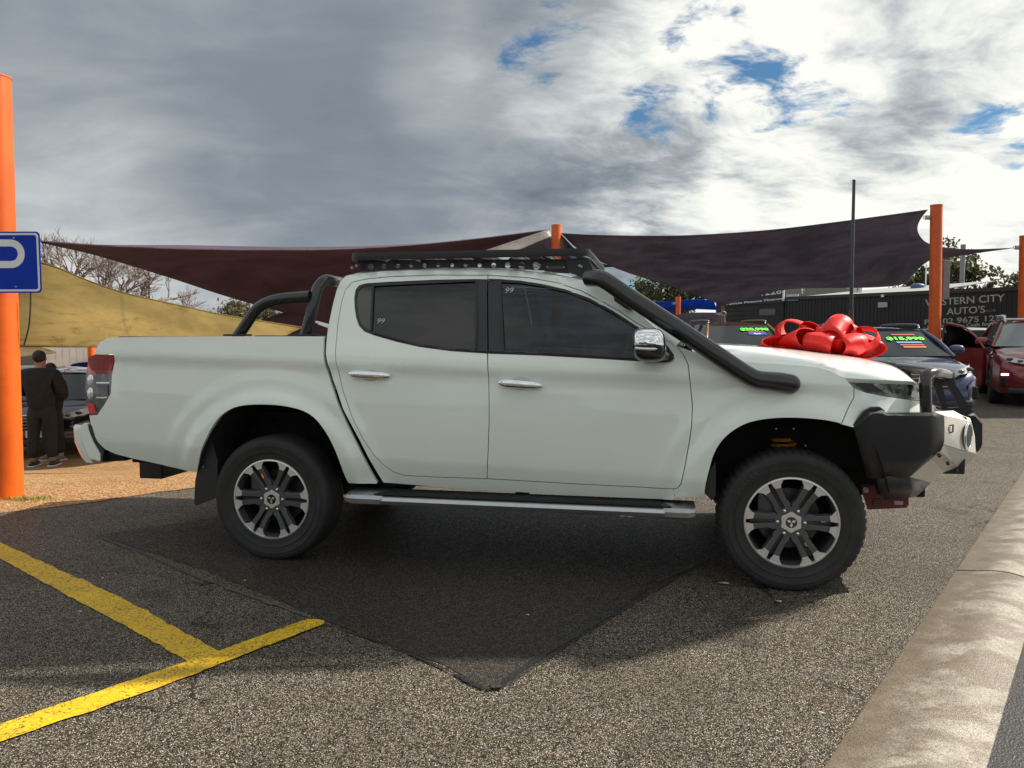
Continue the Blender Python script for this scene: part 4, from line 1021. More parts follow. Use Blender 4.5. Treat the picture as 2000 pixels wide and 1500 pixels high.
# red recovery point
plate('recovery_plate', [(1681, 947, .62), (1708, 947, .62), (1712, 963, .62), (1730, 973, .62), (1775, 972, .62), (1775, 986, .62), (1771, 992, .62), (1695, 995.5, .62), (1690, 980, .62)], (0, .015, 0), maroon_m, .002)
ring('shackle_hole', Q(1690.5, 957, .63), .014, .004, steel, (0, -1, 0), fill=steel)
bm = bmesh.new(); box(bm, Q(1755, 982, .625), (.045, .004, .022), None, .002); obj('slot_hole', bm, mat('pale_slot', (.4, .38, .34), .6), bb)
bm = bmesh.new(); box(bm, Q(1713.5, 981, .625), (.046, .004, .034), None, .002); obj('rating_sticker', bm, black_pl, bb)
for i in range(3):
    bm = bmesh.new(); box(bm, Q(1713.5, 977+4*i, .629), (.036, .002, .003)); obj('sticker_line', bm, grey_m, bb)
# whip antenna at the far end of the bar
ab = Q(1662, 668, -.62)
def antz(py): return Q(1664, py, -.62)
base = antz(700)
ant = empty('antenna', (0, 0, 0)); ant.parent = truck
bm = bmesh.new(); tube(bm, [Q(1661, 760, -.62), Q(1661.5, 640, -.62)], .013, 10, 1, smooth=False); tube(bm, [Q(1661.5, 640, -.62), Q(1662.2, 603, -.62)], lambda t: .022-.006*t, 12, 1, smooth=False); obj('antenna_spring_base', bm, black_pl, ant, smooth=1)
bm = bmesh.new(); tube(bm, [Q(1662.2, 604, -.62), Q(1665, 480, -.62), Q(1668, 353, -.62)], lambda t: .0135-.003*t, 10, 6); ball(bm, Q(1668, 353, -.62), (.013, .013, .010), 2); obj('antenna_rod', bm, snm, ant, smooth=1)

# ---- interior glimpsed through the glass
seat_m = mat('seat_fabric', (.09, .095, .10), .8, var=.2)
for v in (.40, -.40):
    for u in (1.62, .92):
        bm = bmesh.new(); box(bm, (u, -v, .92), (.50, .50, .16), None, .05); obj('seat_cushion', bm, seat_m, truck, smooth=1)
        bm = bmesh.new(); box(bm, (u-.27, -v, 1.20), (.13, .48, .56), Euler((0, -.26, 0)).to_matrix(), .05); obj('seat_backrest', bm, seat_m, truck, smooth=1)
        bm = bmesh.new(); box(bm, (u-.36, -v, 1.54), (.09, .26, .17), Euler((0, -.22, 0)).to_matrix(), .035); obj('headrest', bm, seat_m, truck, smooth=1)
bm = bmesh.new(); box(bm, (2.24, 0, 1.14), (.32, 1.5, .22), None, .05); obj('dashboard', bm, mat('dash_plastic', (.04, .042, .045), .6), truck, smooth=1)
ring('steering_wheel', (2.02, -.38, 1.20), .18, .016, black_pl, (-.9, 0, .42), parent=truck)
bm = bmesh.new(); tube(bm, [(2.02, -.55, 1.22), (2.02, -.2, 1.18)], .015, 8, 1); tube(bm, [(2.02, -.38, 1.2), (2.2, -.38, 1.12)], .035, 8, 1); obj('steering_spokes', bm, chrome, truck, smooth=1)
bm = bmesh.new(); tube(bm, [Q(1178, 604, .70), Q(1190, 612, .70), Q(1212, 621, .70)], .010, 8, 3); obj('grab_handle', bm, seat_m, truck, smooth=1)
# chalked numbers on the glass
for px, py, s in ((984, 572, .052), (733, 632, .050)):
    u, w = S2(px, py); b_ = text_bm('99', s, .0004, -.0006, shear=.2); vv = vb(u, w); dv = (vb(u, w+.02)-vb(u, w-.02))/.04
    M = frame_matrix((u, -(vv-.0105), w), (1, 0, 0), (0, -dv, 1)); bmesh.ops.transform(b_, matrix=M, verts=b_.verts[:]); obj('chalk_number', b_, pen_m, truck)

# ---- big red ribbon bow lying on the hood
bow = empty('ribbon_bow', (0, 0, 0), 0, 'large glossy red ribbon bow sitting on the hood of the white pickup', 'ribbon bow')
bow.location = TO; bow.rotation_euler = (0, 0, -YAW)
bc = Q(1614, 684, .02); bc.z = hood_w(bc.x, .02)+.022
def loop(az, el, L, wd, fat=1.0, roll=0, tw=0):
    bm = bmesh.new(); rows = []; n = 26
    D = Vector((cos(az)*cos(el), sin(az)*cos(el), sin(el))); side = Vector((-sin(az), cos(az), 0)); up = D.cross(side)*-1
    if up.z < 0: up = -up
    R_ = Matrix.Rotation(roll, 3, D); side = R_ @ side; up = R_ @ up
    L = L*.82; wd = wd*.98
    for i in range(n+1):
        t = i/n; a = 2*pi*t
        x = L*.5*(1-cos(a)); y = L*.33*fat*sin(a)*(.30+.70*sin(a/2)**1.5)*(1-.18*abs(cos(a)))
        wloc = wd*(.50+.50*sin(a/2)**.35)
        tl_ = Matrix.Rotation(tw*sin(a), 3, D)
        s_ = tl_ @ side
        rows.append([bc+D*x+up*y+s_*wloc*(q-.5)+up*(.012*cos((q-.5)*pi)-.006) for q in (0, .25, .5, .75, 1)])
    grid(bm, rows); fix(bm); o = obj('ribbon_loop', bm, ribbon, bow, smooth=3.2); md = o.modifiers.new('t', 'SOLIDIFY'); md.thickness = .0025
    lo = min(v.co.z for v in o.data.vertices)
    for v in o.data.vertices:
        f = hood_w(v.co.x, v.co.y)+.004
        if v.co.z < f: v.co.z = f+.0
    return o
for az, el, L, wd, ft, ro, tw in ((176, 4, .42, .13, .75, .5, .2), (158, 30, .40, .17, 1.0, -.15, .1), (205, 16, .36, .17, .8, .3, .2), (128, 12, .36, .16, .9, .1, .1),
                          (12, 6, .42, .17, .8, .2, .15), (-16, 20, .38, .17, .95, -.25, .1), (38, 14, .38, .16, .9, .2, .1), (80, 14, .36, .16, .9, .1, 0), (-62, 12, .33, .17, .95, .15, .1), (-112, 14, .34, .17, .95, -.2, .1),
                          (60, 36, .27, .17, 1.2, .3, .1), (-95, 34, .26, .17, 1.2, -.2, .1), (165, 42, .27, .16, 1.1, .4, .1), (-78, 44, .30, .17, 1.3, .9, .1), (186, 2, .50, .13, .5, .8, .2), (-25, 38, .28, .17, 1.2, -.3, .1)):
    loop(radians(az), radians(el), L, wd, ft, ro, tw)
bm = bmesh.new(); ball(bm, bc+Vector((0, 0, .03)), (.05, .05, .05), 3); obj('bow_knot', bm, ribbon, bow, smooth=1)
for tail in ([(0, 0), (.16, -.02), (.33, -.06), (.50, -.10), (.60, -.11)], [(0, 0), (.18, .10), (.36, .16), (.54, .18)], [(0, 0), (-.16, .0), (-.30, -.06)]):
    bm = bmesh.new(); rows = []
    P = catmull([(bc.x+a, bc.y+b, 0) for a, b in tail], 6)
    for i, p in enumerate(P):
        t = (P[min(i+1, len(P)-1)]-P[max(i-1, 0)]).normalized(); s_ = Vector((-t.y, t.x, 0))
        over = max(0, p.x-(ce+.02))
        row = []
        for q in (-.5, -.17, .17, .5):
            c = p+s_*q*.12; z = hood_w(c.x, c.y)+.006+.010*sin(i*.9)**2
            c.z = z-1.3*over; row.append(c)
        rows.append(row)
    grid(bm, rows); fix(bm); o = obj('ribbon_tail', bm, ribbon, bow, smooth=3.2); md = o.modifiers.new('t', 'SOLIDIFY'); md.thickness = .0025

# ---------------------------------------------------------------- background: sails, poles, sign
def sail_mat(name, col, trans, tfac, rough=.85, streak=0, blotch=0):
    m = bpy.data.materials.new(name); m.use_nodes = True; k = NT(m.node_tree); b = bsdf(m)
    tc = k.new('ShaderNodeTexCoord'); v = tc.outputs['Object']
    n = k.noise(v, .7, 5, .65); n2 = k.noise(v, 5, 5, .7)
    c = k.mix(k.smooth(n, .35, .65), tuple(x*(1-.2-blotch) for x in col), tuple(x*(1+.15) for x in col))
    if blotch: c = k.mix(k.math('MULTIPLY', k.smooth(k.noise(k.vmath('MULTIPLY', v, (1, 1, 3)), 1.6, 6, .72, 1.0), .50, .68), .75), c, tuple(x*.42 for x in col))
    c = k.mix(k.math('MULTIPLY', k.smooth(n2, .4, .7), .15), c, tuple(x*.6 for x in col))
    sx = k.new('ShaderNodeSeparateXYZ'); k.link(v, sx.inputs[0])
    pp = k.math('PINGPONG', k.math('ADD', k.math('ADD', sx.outputs[0], k.math('MULTIPLY', sx.outputs[2], .8)), k.math('MULTIPLY', n, .04)), 1.1)
    c = k.mix(k.math('MULTIPLY', k.smooth(pp, .022, .008), .22), c, tuple(x*.35 for x in col))
    bn = k.new('ShaderNodeBump'); bn.inputs['Strength'].default_value = .5; bn.inputs['Distance'].default_value = .15
    k.link(k.noise(k.vmath('MULTIPLY', v, (.5, .5, 1.6)), 1.2, 4, .6, .8), bn.inputs['Height']); k.link(bn.outputs[0], b.inputs['Normal'])
    k.link(c, b.inputs['Base Color']); b.inputs['Roughness'].default_value = rough; b.inputs['Specular IOR Level'].default_value = .15
    t = k.new('ShaderNodeBsdfTranslucent'); k.link(k.mix(1.0, c, trans, blend='MULTIPLY'), t.inputs[0])
    mx = k.new('ShaderNodeMixShader'); mx.inputs[0].default_value = tfac; k.link(b.outputs[0], mx.inputs[1]); k.link(t.outputs[0], mx.inputs[2])
    k.link(mx.outputs[0], m.node_tree.nodes['Material Output'].inputs[0]); return m
maroon_s = sail_mat('maroon_shade_cloth', (.15, .108, .15), (1, .95, 1), .38)
black_s = sail_mat('black_shade_cloth', (.20, .185, .225), (1, 1, 1), .48)
yellow_s = sail_mat('yellow_shade_cloth', (.36, .265, .095), (1.0, .88, .55), .5, blotch=.15)
cream_s = sail_mat('cream_shade_cloth', (.70, .60, .44), (1, 1, .9), .5)
blue_s = sail_mat('blue_shade_cloth', (.03, .14, .50), (1, 1, 1), .4)
white_s = sail_mat('white_shade_cloth', (.75, .74, .72), (1, 1, 1), .4)
def samp(P, n):
    C_ = catmull(P, 8) if len(P) > 2 else [Vector(P[0]), Vector(P[-1])]
    L = [0]
    for a, b in zip(C_, C_[1:]): L.append(L[-1]+(b-a).length)
    out = []
    for i in range(n+1):
        s = L[-1]*i/n; j = 0
        while j < len(L)-2 and L[j+1] < s: j += 1
        out.append(C_[j].lerp(C_[j+1], (s-L[j])/(L[j+1]-L[j]+1e-9)))
    return out
def sail(name, top, right, bottom, left, m, label, n=24, group=None, cat='shade sail', fold=0):
    """Coons patch; top and bottom run left to right, left and right run top to bottom"""
    T_, R_, B_, L_ = (samp([Vector(p) for p in x], n) for x in (top, right, bottom, left)); rows = []
    for i in range(n+1):
        v = i/n; row = []
        for j in range(n+1):
            u = j/n
            p = T_[j]*(1-v)+B_[j]*v+L_[i]*(1-u)+R_[i]*u-(T_[0]*(1-u)*(1-v)+T_[-1]*u*(1-v)+B_[0]*(1-u)*v+B_[-1]*u*v)
            if fold: p = p+Vector((0, fold*sin(pi*u)*sin(pi*v)*sin(7*u+3*v), 0))
            row.append(p)
        rows.append(row)
    o_ = sum((p for r in rows for p in r), Vector())/((n+1)**2)
    bm = bmesh.new(); grid(bm, [[p-o_ for p in r] for r in rows]); bmesh.ops.remove_doubles(bm, verts=bm.verts[:], dist=1e-4); fix(bm)
    o = obj(name, bm, m, smooth=3.2); o.location = o_; md = o.modifiers.new('t', 'SOLIDIFY'); md.thickness = .006
    tag(o, label, cat, group)
    bm = bmesh.new(); tube(bm, [p-o_ for p in T_], .012, 6, 1, smooth=False); e = obj('hem_cable', bm, m, o, smooth=1)
    return o
Wp = lambda *L: [W(*p) for p in L]
sail('shade_sail', Wp((78, 471, 10), (200, 480, 10.5), (350, 486, 11), (500, 488, 12), (650, 487, 13.5), (800, 479, 15.5), (950, 464, 18.5), (1073, 448, 21.5)),
     Wp((1073, 448, 21.5), (1000, 485, 22), (920, 540, 23), (860, 610, 24), (820, 690, 24)), Wp((82, 474, 10.02), (200, 502, 15), (340, 545, 19), (440, 578, 21), (545, 608, 22), (640, 632, 23), (820, 690, 24)),
     Wp((78, 471, 10), (82, 474, 10.02)), maroon_s, 'long dark maroon shade sail tapering to a point beside the blue parking sign', 30)
sail('shade_sail', Wp((-120, 470, 9), (85, 515, 9.2), (160, 544, 9.4), (240, 572, 9.6), (350, 597, 9.9), (440, 616, 10.2), (590, 640, 10.6)),
     Wp((590, 640, 10.6), (560, 655, 10.4), (545, 672, 10.2)), Wp((-120, 672, 8.2), (30, 677, 8.3), (190, 678, 8.6), (320, 676, 9), (545, 672, 10.2)),
     Wp((-120, 470, 9), (-120, 570, 8.5), (-120, 672, 8.2)), yellow_s, 'faded mustard yellow shade sail sagging behind the tray of the white pickup', 26)
sail('shade_sail', Wp((480, 640, 17), (560, 610, 17), (600, 626, 17)), Wp((600, 626, 17), (660, 650, 17), (720, 700, 17)), Wp((420, 690, 17), (560, 700, 17), (720, 700, 17)), Wp((480, 640, 17), (450, 662, 17), (420, 690, 17)),
     maroon_s, 'low maroon shade sail seen through the black sports bar of the pickup', 10)
sail('shade_sail', Wp((1096, 456, 20), (1150, 459, 19.8), (1250, 461, 19.5), (1350, 460, 19.2), (1500, 450, 18.9), (1650, 432, 18.6), (1812, 410, 18.3)),
     Wp((1812, 410, 18.3), (1797, 430, 19), (1792, 449, 20), (1802, 468, 21), (1820, 478, 22), (1850, 484, 23), (1900, 487, 24.5), (1985, 484, 26.4)),
     Wp((1412, 597, 30), (1480, 578, 29), (1532, 566, 28.5), (1600, 563, 28), (1700, 562, 27), (1765, 556, 26.5), (1782, 540, 26.3), (1798, 521, 26.2), (1818, 509, 26.2), (1880, 499, 26.3), (1985, 484.5, 26.4)),
     Wp((1096, 456, 20), (1130, 487, 22), (1195, 521, 24), (1272, 548, 26), (1340, 570, 28), (1412, 597, 30)), black_s, 'large charcoal shade sail stretched between the orange poles above the used cars', 34)
sail('shade_sail', Wp((1012, 487, 21), (1070, 462, 20.5), (1096, 458, 20)), Wp((1096, 458, 20), (1140, 500, 22), (1197, 521, 24)), Wp((900, 600, 21), (1040, 545, 23), (1120, 528, 23.5), (1197, 521, 24)), Wp((1012, 487, 21), (960, 540, 21), (900, 600, 21)),
     black_s, 'charcoal shade sail behind the roof rack, left of the biggest sail', 12)
sail('shade_sail', Wp((930, 496, 19), (957, 487, 19), (1072, 449, 19)), Wp((1072, 449, 19), (1077, 461, 19)), Wp((985, 500, 19), (1014, 488, 19), (1077, 461, 19)), Wp((930, 496, 19), (985, 500, 19)),
     white_s, 'narrow white shade sail strip between the maroon and charcoal sails', 8)
sail('shade_sail', Wp((1172, 590, 34), (1290, 590, 34), (1350, 585, 34), (1394, 587, 34)), Wp((1394, 587, 34), (1398, 598, 35), (1405, 606, 36)), Wp((1230, 622, 36), (1300, 612, 36), (1346, 604, 36), (1405, 606, 36)), Wp((1172, 590, 34), (1230, 622, 36)),
     blue_s, 'bright blue shade sail far off behind the snorkel', 8)
sail('shade_sail', Wp((1290, 625, 31), (1340, 612, 31), (1415, 611, 31)), Wp((1415, 611, 31), (1420, 640, 31)), Wp((1290, 660, 31), (1420, 660, 31)), Wp((1290, 625, 31), (1290, 660, 31)),
     black_s, 'low black shade cloth under the far blue sail', 6)
sail('shade_sail', Wp((-30, 676, 20), (40, 677, 20), (80, 678, 20), (112, 687, 20)), Wp((112, 687, 20), (113, 690, 20)), Wp((-30, 702, 20), (40, 697, 20), (113, 690, 20)), Wp((-30, 676, 20), (-30, 702, 20)),
     cream_s, 'cream coloured shade sail low behind the man in black', 8)
sail('shade_sail', Wp((76, 691, 26), (110, 693, 26), (150, 696, 26), (168, 702, 26)), Wp((168, 702, 26), (168, 703, 26)), Wp((80, 696, 26), (110, 704, 26), (140, 707, 26), (168, 703, 26)), Wp((76, 691, 26), (80, 696, 26)),
     blue_s, 'small sky blue shade sail between the man and the tail light', 8)
sail('shade_sail', Wp((85, 676, 30), (170, 674, 30), (300, 672, 30)), Wp((300, 672, 30), (300, 705, 30)), Wp((100, 692, 30), (170, 700, 30), (300, 705, 30)), Wp((85, 676, 30), (100, 692, 30)),
     maroon_s, 'dark brown shade sail in the distance under the yellow one', 6)
sail('shade_sail', Wp((140, 712, 24), (165, 708, 24), (240, 704, 24)), Wp((240, 704, 24), (240, 722, 24)), Wp((130, 722, 24), (165, 722, 24), (240, 722, 24)), Wp((140, 712, 24), (130, 722, 24)),
     sail_mat('navy_shade_cloth', (.012, .02, .09), (1, 1, 1), .2), 'navy blue cloth seen between the far cars and the tail light', 6)
# unseen sails above the frame, outlines shaped back from the shadows wanted below
def shade(poly, h, label):
    k_ = (h-0)/SUNV.z; bm = bmesh.new()
    vs = [bm.verts.new((q[0]+SUNV.x*k_, q[1]+SUNV.y*k_, h)) for q in poly]; bm.faces.new(vs); fix(bm)
    tag(obj('shade_sail', bm, black_s), label, 'shade sail', 'unseen overhead sails shaped to cast shade')
sA = [gp(-500, 1090), gp(0, 1112), gp(400, 1125), gp(620, 1140), gp(960, 1165), gp(1100, 1190), gp(1300, 1206), gp(1490, 1204), gp(1560, 1180), gp(1612, 1168), gp(1600, 1182), gp(1500, 1215), gp(1400, 1250), gp(1270, 1285), gp(1180, 1304), gp(1128, 1312), gp(1116, 1290), gp(850, 1291), gp(650, 1288), gp(351, 1296), gp(0, 1312), gp(-500, 1320)]
shade(sA, 7.0, 'unseen black shade sail shaped to cast the shadow on the parking lane')
sB = [gp(-500, 1329), gp(0, 1319), gp(351, 1302), gp(520, 1294), gp(650, 1291), gp(790, 1293), gp(800, 1304), gp(661, 1312), gp(517, 1313), gp(413, 1319), gp(330, 1334), gp(210, 1345), gp(0, 1338), gp(-500, 1350)]
shade(sB, 7.0, 'unseen narrow black shade sail strip shaped to cast the lane shadow beside the big one')

yard = [(7.5, 12.3), (8.2, 20.5), (17, 20.5), (17, 12.3)]  # added caster out of view, puts the right of the yard in shade
shade(yard, 7.0, 'added unseen black shade sail that shades the right of the yard')
def pole(px0, px1, pytop, Y, m=orange_m, label='', z0=None, lean=0, cap=True, group=None):
    a = W(px0, pytop, Y); b = W(px1, pytop, Y); r = (b.x-a.x)/2; x = (a.x+b.x)/2; zt = a.z; z0 = drop(x, Y) if z0 is None else z0
    o = empty('sail_pole', (x-lean, Y, z0), 0, label, 'pole', group)
    bm = bmesh.new(); cyl(bm, (0, 0, -.1), (lean, 0, zt-z0), r, None, 28, caps=False); obj('pole_shaft', bm, m, o, smooth=1)
    bm = bmesh.new(); cyl(bm, (lean, 0, zt-z0-.03), (lean, 0, zt-z0+.01), r*1.04, None, 28); obj('pole_cap', bm, m, o, smooth=.6)
    if cap:
        bm = bmesh.new(); box(bm, (lean-r-.05, 0, zt-z0-.28), (.14, .03, .10), None, .006); ring_pts = [(lean-r-.13+.035*cos(a_), 0, zt-z0-.28+.035*sin(a_)) for a_ in [k*pi/6 for k in range(13)]]
        tube(bm, ring_pts, .009, 6, 1, smooth=False); obj('eye_bracket', bm, steel, o, smooth=.6)
    return o
pole(1077, 1096, 440, 20, label='orange sail pole rising behind the roof rack of the pickup')
pole(1818, 1840, 401, 18, lean=-.10, label='tall orange sail pole in front of the white lettering on the black wall')
pole(1993, 2016, 461, 19, lean=-.08, label='orange sail pole cut by the right edge of the photo')
pole(1320, 1329.5, 580, 33, label='short far orange pole in front of the blue sail')
pole(171, 184, 676, 22, label='small orange pole just above the tail light', cap=False)
red_p = mat('red_pole_paint', (.60, .015, .01), .4)
pole(111, 119.5, 684, 25, m=red_p, label='red pole behind the men, in front of the sky blue sail', cap=False)
grey_p = mat('galvanised_grey', (.22, .23, .24), .55, var=.1)
pole(1877, 1886, 478, 34, m=grey_p, label='grey concrete pole behind the roof of the black building', cap=False, z0=0)
pole(1808, 1810.5, 515, 33, m=white_m, label='thin pale mast above the blue roof vent', cap=False, z0=0)
bm = bmesh.new(); p = W(1846.5, 546, 18.4); box(bm, p, (.15, .12, .92), None, .01); tag(obj('sign_box', bm, grey_p), 'grey box fixed upright against the tall orange pole', 'box')
# left pole: foot at the gravel edge, real taper comes from the lens
g = G(14, 976); Yl = g.y+.1
lp = empty('sail_pole', (g.x-.02, Yl, 0), 0, 'thick orange pole at the left edge carrying the blue parking sign', 'pole')
ex = W(42, 975, Yl).x; rL = .125; cx_ = ex-rL-(g.x-.02)
tx = W(12.5, 152, Yl); bm = bmesh.new(); cyl(bm, (cx_, 0, -.3), (cx_+.045, 0, tx.z), rL, None, 40); obj('pole_shaft', bm, orange_m, lp, smooth=1)
bm = bmesh.new(); cyl(bm, (cx_+.045, 0, tx.z), (cx_+.045, 0, tx.z+.012), rL*1.03, None, 40); obj('pole_cap', bm, orange_m, lp, smooth=.6)
# the sign, bolted to the pole
sgn = empty('parking_sign', (0, 0, 0), 0, 'blue parking sign with a white P and white border on the orange pole', 'sign')
Ys = Yl-rL-.03
br_, tr_ = W(82, 572, Ys), W(81, 452, Ys); hgt_s = tr_.z-br_.z; wid = hgt_s*.86
blue_sg = mat('sign_blue', (.003, .035, .42), .5, var=.06, spec=.2); white_sg = mat('sign_white', (.78, .80, .78), .4, var=.05)
def rrect(x0, z0, x1, z1, r, n=6):
    return [(cx+r*cos(radians(a+90*i/n)), cz+r*sin(radians(a+90*i/n))) for cx, cz, a in ((x1-r, z1-r, 0), (x0+r, z1-r, 90), (x0+r, z0+r, 180), (x1-r, z0+r, 270)) for i in range(n+1)]
sgn.location = (br_.x, Ys, br_.z); sgn.rotation_euler = (0, 0, radians(-2))
def flat(P, y, d, holes=None):
    bm = bmesh.new()
    if not holes: prism(bm, [(x, y, z) for x, z in P], (0, d, 0)); fix(bm); return bm
    for L in [P]+holes:
        vs = [bm.verts.new((x, y, z)) for x, z in L]
        for i in range(len(vs)): bm.edges.new((vs[i], vs[(i+1) % len(vs)]))
    bmesh.ops.triangle_fill(bm, edges=bm.edges[:], use_beauty=True)
    r = bmesh.ops.extrude_face_region(bm, geom=bm.faces[:]); bmesh.ops.translate(bm, vec=(0, d, 0), verts=[q for q in r['geom'] if isinstance(q, bmesh.types.BMVert)]); fix(bm); return bm
H_ = hgt_s
o = obj('sign_plate', flat(rrect(-wid, 0, 0, H_, .035), 0, .004), blue_sg, sgn)
obj('sign_border', flat(rrect(-wid+.012, .012, -.012, H_-.012, .028), -.0012, .001, [rrect(-wid+.028, .028, -.028, H_-.028, .020)]), white_sg, sgn)
# the letter: bowl on the right of a stem
xr = -(82-51)*Ys/FPX; zt_ = H_-(464-449)*Ys/FPX; zb_ = H_-(519-449)*Ys/FPX; ww_ = 13.5*Ys/FPX; rb = (zt_-zb_)/2; xs0 = xr-.30
outer = [(xs0, zt_)]+[(xr-rb+rb*cos(radians(a)), (zt_+zb_)/2+rb*sin(radians(a))) for a in range(90, -91, -10)]+[(xs0+ww_, zb_), (xs0+ww_, .05), (xs0, .05)]
ri = rb-ww_; inner_ = [(xs0+ww_, zt_-ww_)]+[(xr-rb+ri*cos(radians(a)), (zt_+zb_)/2+ri*sin(radians(a))) for a in range(90, -91, -15)]+[(xs0+ww_, zb_+ww_)]
obj('letter', flat(outer, -.0012, .001, [inner_]), white_sg, sgn)
for z_ in (.05, H_-.05):
    bm = bmesh.new(); cyl(bm, (-wid/2, -.004, z_), (-wid/2, .0, z_), .008, None, 8); obj('bolt', bm, steel, sgn)
    bm = bmesh.new(); box(bm, (-wid/2, .02, z_), (.20, .03, .03)); obj('bracket', bm, steel, sgn)
bm = bmesh.new(); tube(bm, Wp((60, 572, Ys+.2), (59, 610, Ys+.2), (56, 640, Ys+.2), (47, 674, Ys+.2)), .007, 6, 6); tag(obj('cable', bm, black_pl, smooth=1), 'thin dark cable hanging below the blue parking sign', 'cable')

# ---------------------------------------------------------------- black building with lettering
wall_m = mat('black_cladding', (.028, .027, .030), .75, var=.12, vscale=.6)
ZT = 2.98
A_, B_ = G(1988, 559.5, ZT), G(1600, 577, ZT); e_ = (A_-B_); e_.z = 0; e_.normalize(); nW = Vector((e_.y, -e_.x, 0))
if nW.y > 0: nW = -nW
def WLp(px, py, off=0):
    d = ray(px, py); o = Vector((0, 0, CAM_H)); P0 = B_+nW*off; t = (P0-o).dot(nW)/d.dot(nW); return o+d*t
bld = empty('building', (B_.x, B_.y, 0), 0, 'long black clad building with grey painted lettering behind the used cars', 'building')
def wbox(pa, pb, z0, z1, depth, m, name, parent=bld, off=0):
    """box on the wall plane between two wall points, standing proud by off+depth"""
    a, b = Vector((pa.x, pa.y, 0)), Vector((pb.x, pb.y, 0)); bm = bmesh.new(); n = nW
    P = [a+n*off, b+n*off, b+n*(off+depth), a+n*(off+depth)]
    prism(bm, [Vector((p.x, p.y, z0))-parent.location*(0 if parent.type != 'EMPTY' else 1) for p in P], (0, 0, z1-z0)); fix(bm); return obj(name, bm, m, parent)
L0w, R0w = WLp(1400, 600), WLp(1989, 600); Lm = WLp(1533, 600)
wbox(WLp(1533, 600), R0w, -.1, ZT-.12, -6, wall_m, 'wall')
wbox(WLp(1533, 600), R0w, ZT-.14, ZT, .06, mat('black_fascia', (.032, .031, .033), .6), 'fascia', off=0)
wbox(L0w, WLp(1532, 600), -.1, ZT+.55, -6, wall_m, 'wall', off=.06)
# cladding boards: vertical ribs on the right part, horizontal boards on the left part
Lw = (R0w-Lm).length; nr = 60
for i in range(nr):
    p = Lm+(R0w-Lm)*((i+.5)/nr); wbox(p-e_*.02, p+e_*.02, 0, ZT-.15, .018, wall_m, 'cladding_rib', off=0.001)
for i in range(14):
    z = .2+i*.2; wbox(L0w, Lm-e_*.03, z, z+.02, .015, wall_m, 'cladding_board', off=.061)
roof_m = mat('pale_roof_sheet', (.35, .36, .36), .5, metal=.3)
bm = bmesh.new(); P = [WLp(1575, 574, -.3), WLp(1820, 563, -.3)]; P = [Vector((p.x, p.y, ZT-.01)) for p in P]
prism(bm, [P[0]-bld.location, P[1]-bld.location, P[1]-nW*5+Vector((0, 0, .55))-bld.location, P[0]-nW*5+Vector((0, 0, .45))-bld.location], (0, 0, .03)); fix(bm); obj('roof', bm, roof_m, bld)
vent = W(1792, 560, 33); bm = bmesh.new(); cyl(bm, vent+Vector((0, 0, -.35)), vent+Vector((0, 0, .02)), .27, .27, 20); ball(bm, vent+Vector((0, 0, .02)), (.29, .29, .14), 2); tag(obj('roof_vent', bm, mat('blue_vent', (.06, .10, .20), .5), smooth=.7), 'round blue vent on the roof, left of the tall orange pole', 'roof vent')
ac = empty('air_conditioner', W(1672, 570, 30.6), 0, 'small white air conditioner on the roof behind the antenna', 'air conditioner')
bm = bmesh.new(); box(bm, (0, 0, .09), (.34, .28, .22), Euler((0, 0, .3)).to_matrix(), .01); obj('casing', bm, white_m, ac)
bm = bmesh.new(); cyl(bm, (-.05, -.13, .09), (-.055, -.155, .09), .08, None, 16); obj('fan_grille', bm, grey_p, ac)
for x0, y0, x1, y1, m, nm in ((1484, 603.5, 1515, 616, mat('grey_window_glass', (.11, .105, .115), .3), 'window'), (1715.5, 590.5, 1733.5, 600.5, mat('beige_plate', (.42, .40, .36), .6), 'wall_plate'), (1721.5, 575.5, 1727, 580.5, white_m, 'wall_lamp')):
    a, b = WLp(x0, (y0+y1)/2, .07), WLp(x1, (y0+y1)/2, .07); z1_ = WLp((x0+x1)/2, y0).z; z0_ = WLp((x0+x1)/2, y1).z
    wbox(a, b, z0_, z1_, .03, m, nm, off=.0)
letter_m = mat('grey_lettering', (.40, .39, .38), .6, var=.08, vscale=3)
white_l = mat('white_lettering', (.70, .70, .70), .6)
def wtext(s, x0, yb0, x1, yb1, cap, m=letter_m, off=.0, bold=.012, off_plane=.02, zs=1.0):
    P0, P1 = WLp(x0, yb0, off_plane), WLp(x1, yb1, off_plane); cp = (WLp((x0+x1)/2, (yb0+yb1)/2-cap, off_plane)-WLp((x0+x1)/2, (yb0+yb1)/2, off_plane)).length
    size = cp/.70; b_ = text_bm(s, size, .004, size*bold)
    xs_ = [v.co.x for v in b_.verts]; w0, w1 = min(xs_), max(xs_); sc = (P1-P0).length/(w1-w0)
    for v in b_.verts: v.co.x = (v.co.x-w0)*sc
    ex_ = (P1-P0); M = frame_matrix(P0-bld.location, ex_, (0, 0, 1)); bmesh.ops.transform(b_, matrix=M, verts=b_.verts[:]); return obj('lettering', b_, m, bld)
wtext('WESTERN CITY', 1807, 598, 1962.5, 588, 13.5)
wtext("AUTO'S", 1848.5, 615, 1924, 610.5, 13.2)
wtext('PTY LTD.', 1925, 609.5, 1945.5, 608, 3.4, bold=.0)
wtext('PH: 02 9675 1228', 1806, 634.5, 1966.5, 625, 10.5)
wtext('\u00b7 Easy Finance  \u00b7 Cash for Cars', 1805, 643, 1964, 634, 6.8, bold=.02)
wtext('www.westerncityautos.com.au', 1820, 653, 1960, 645, 6.5, bold=.02)
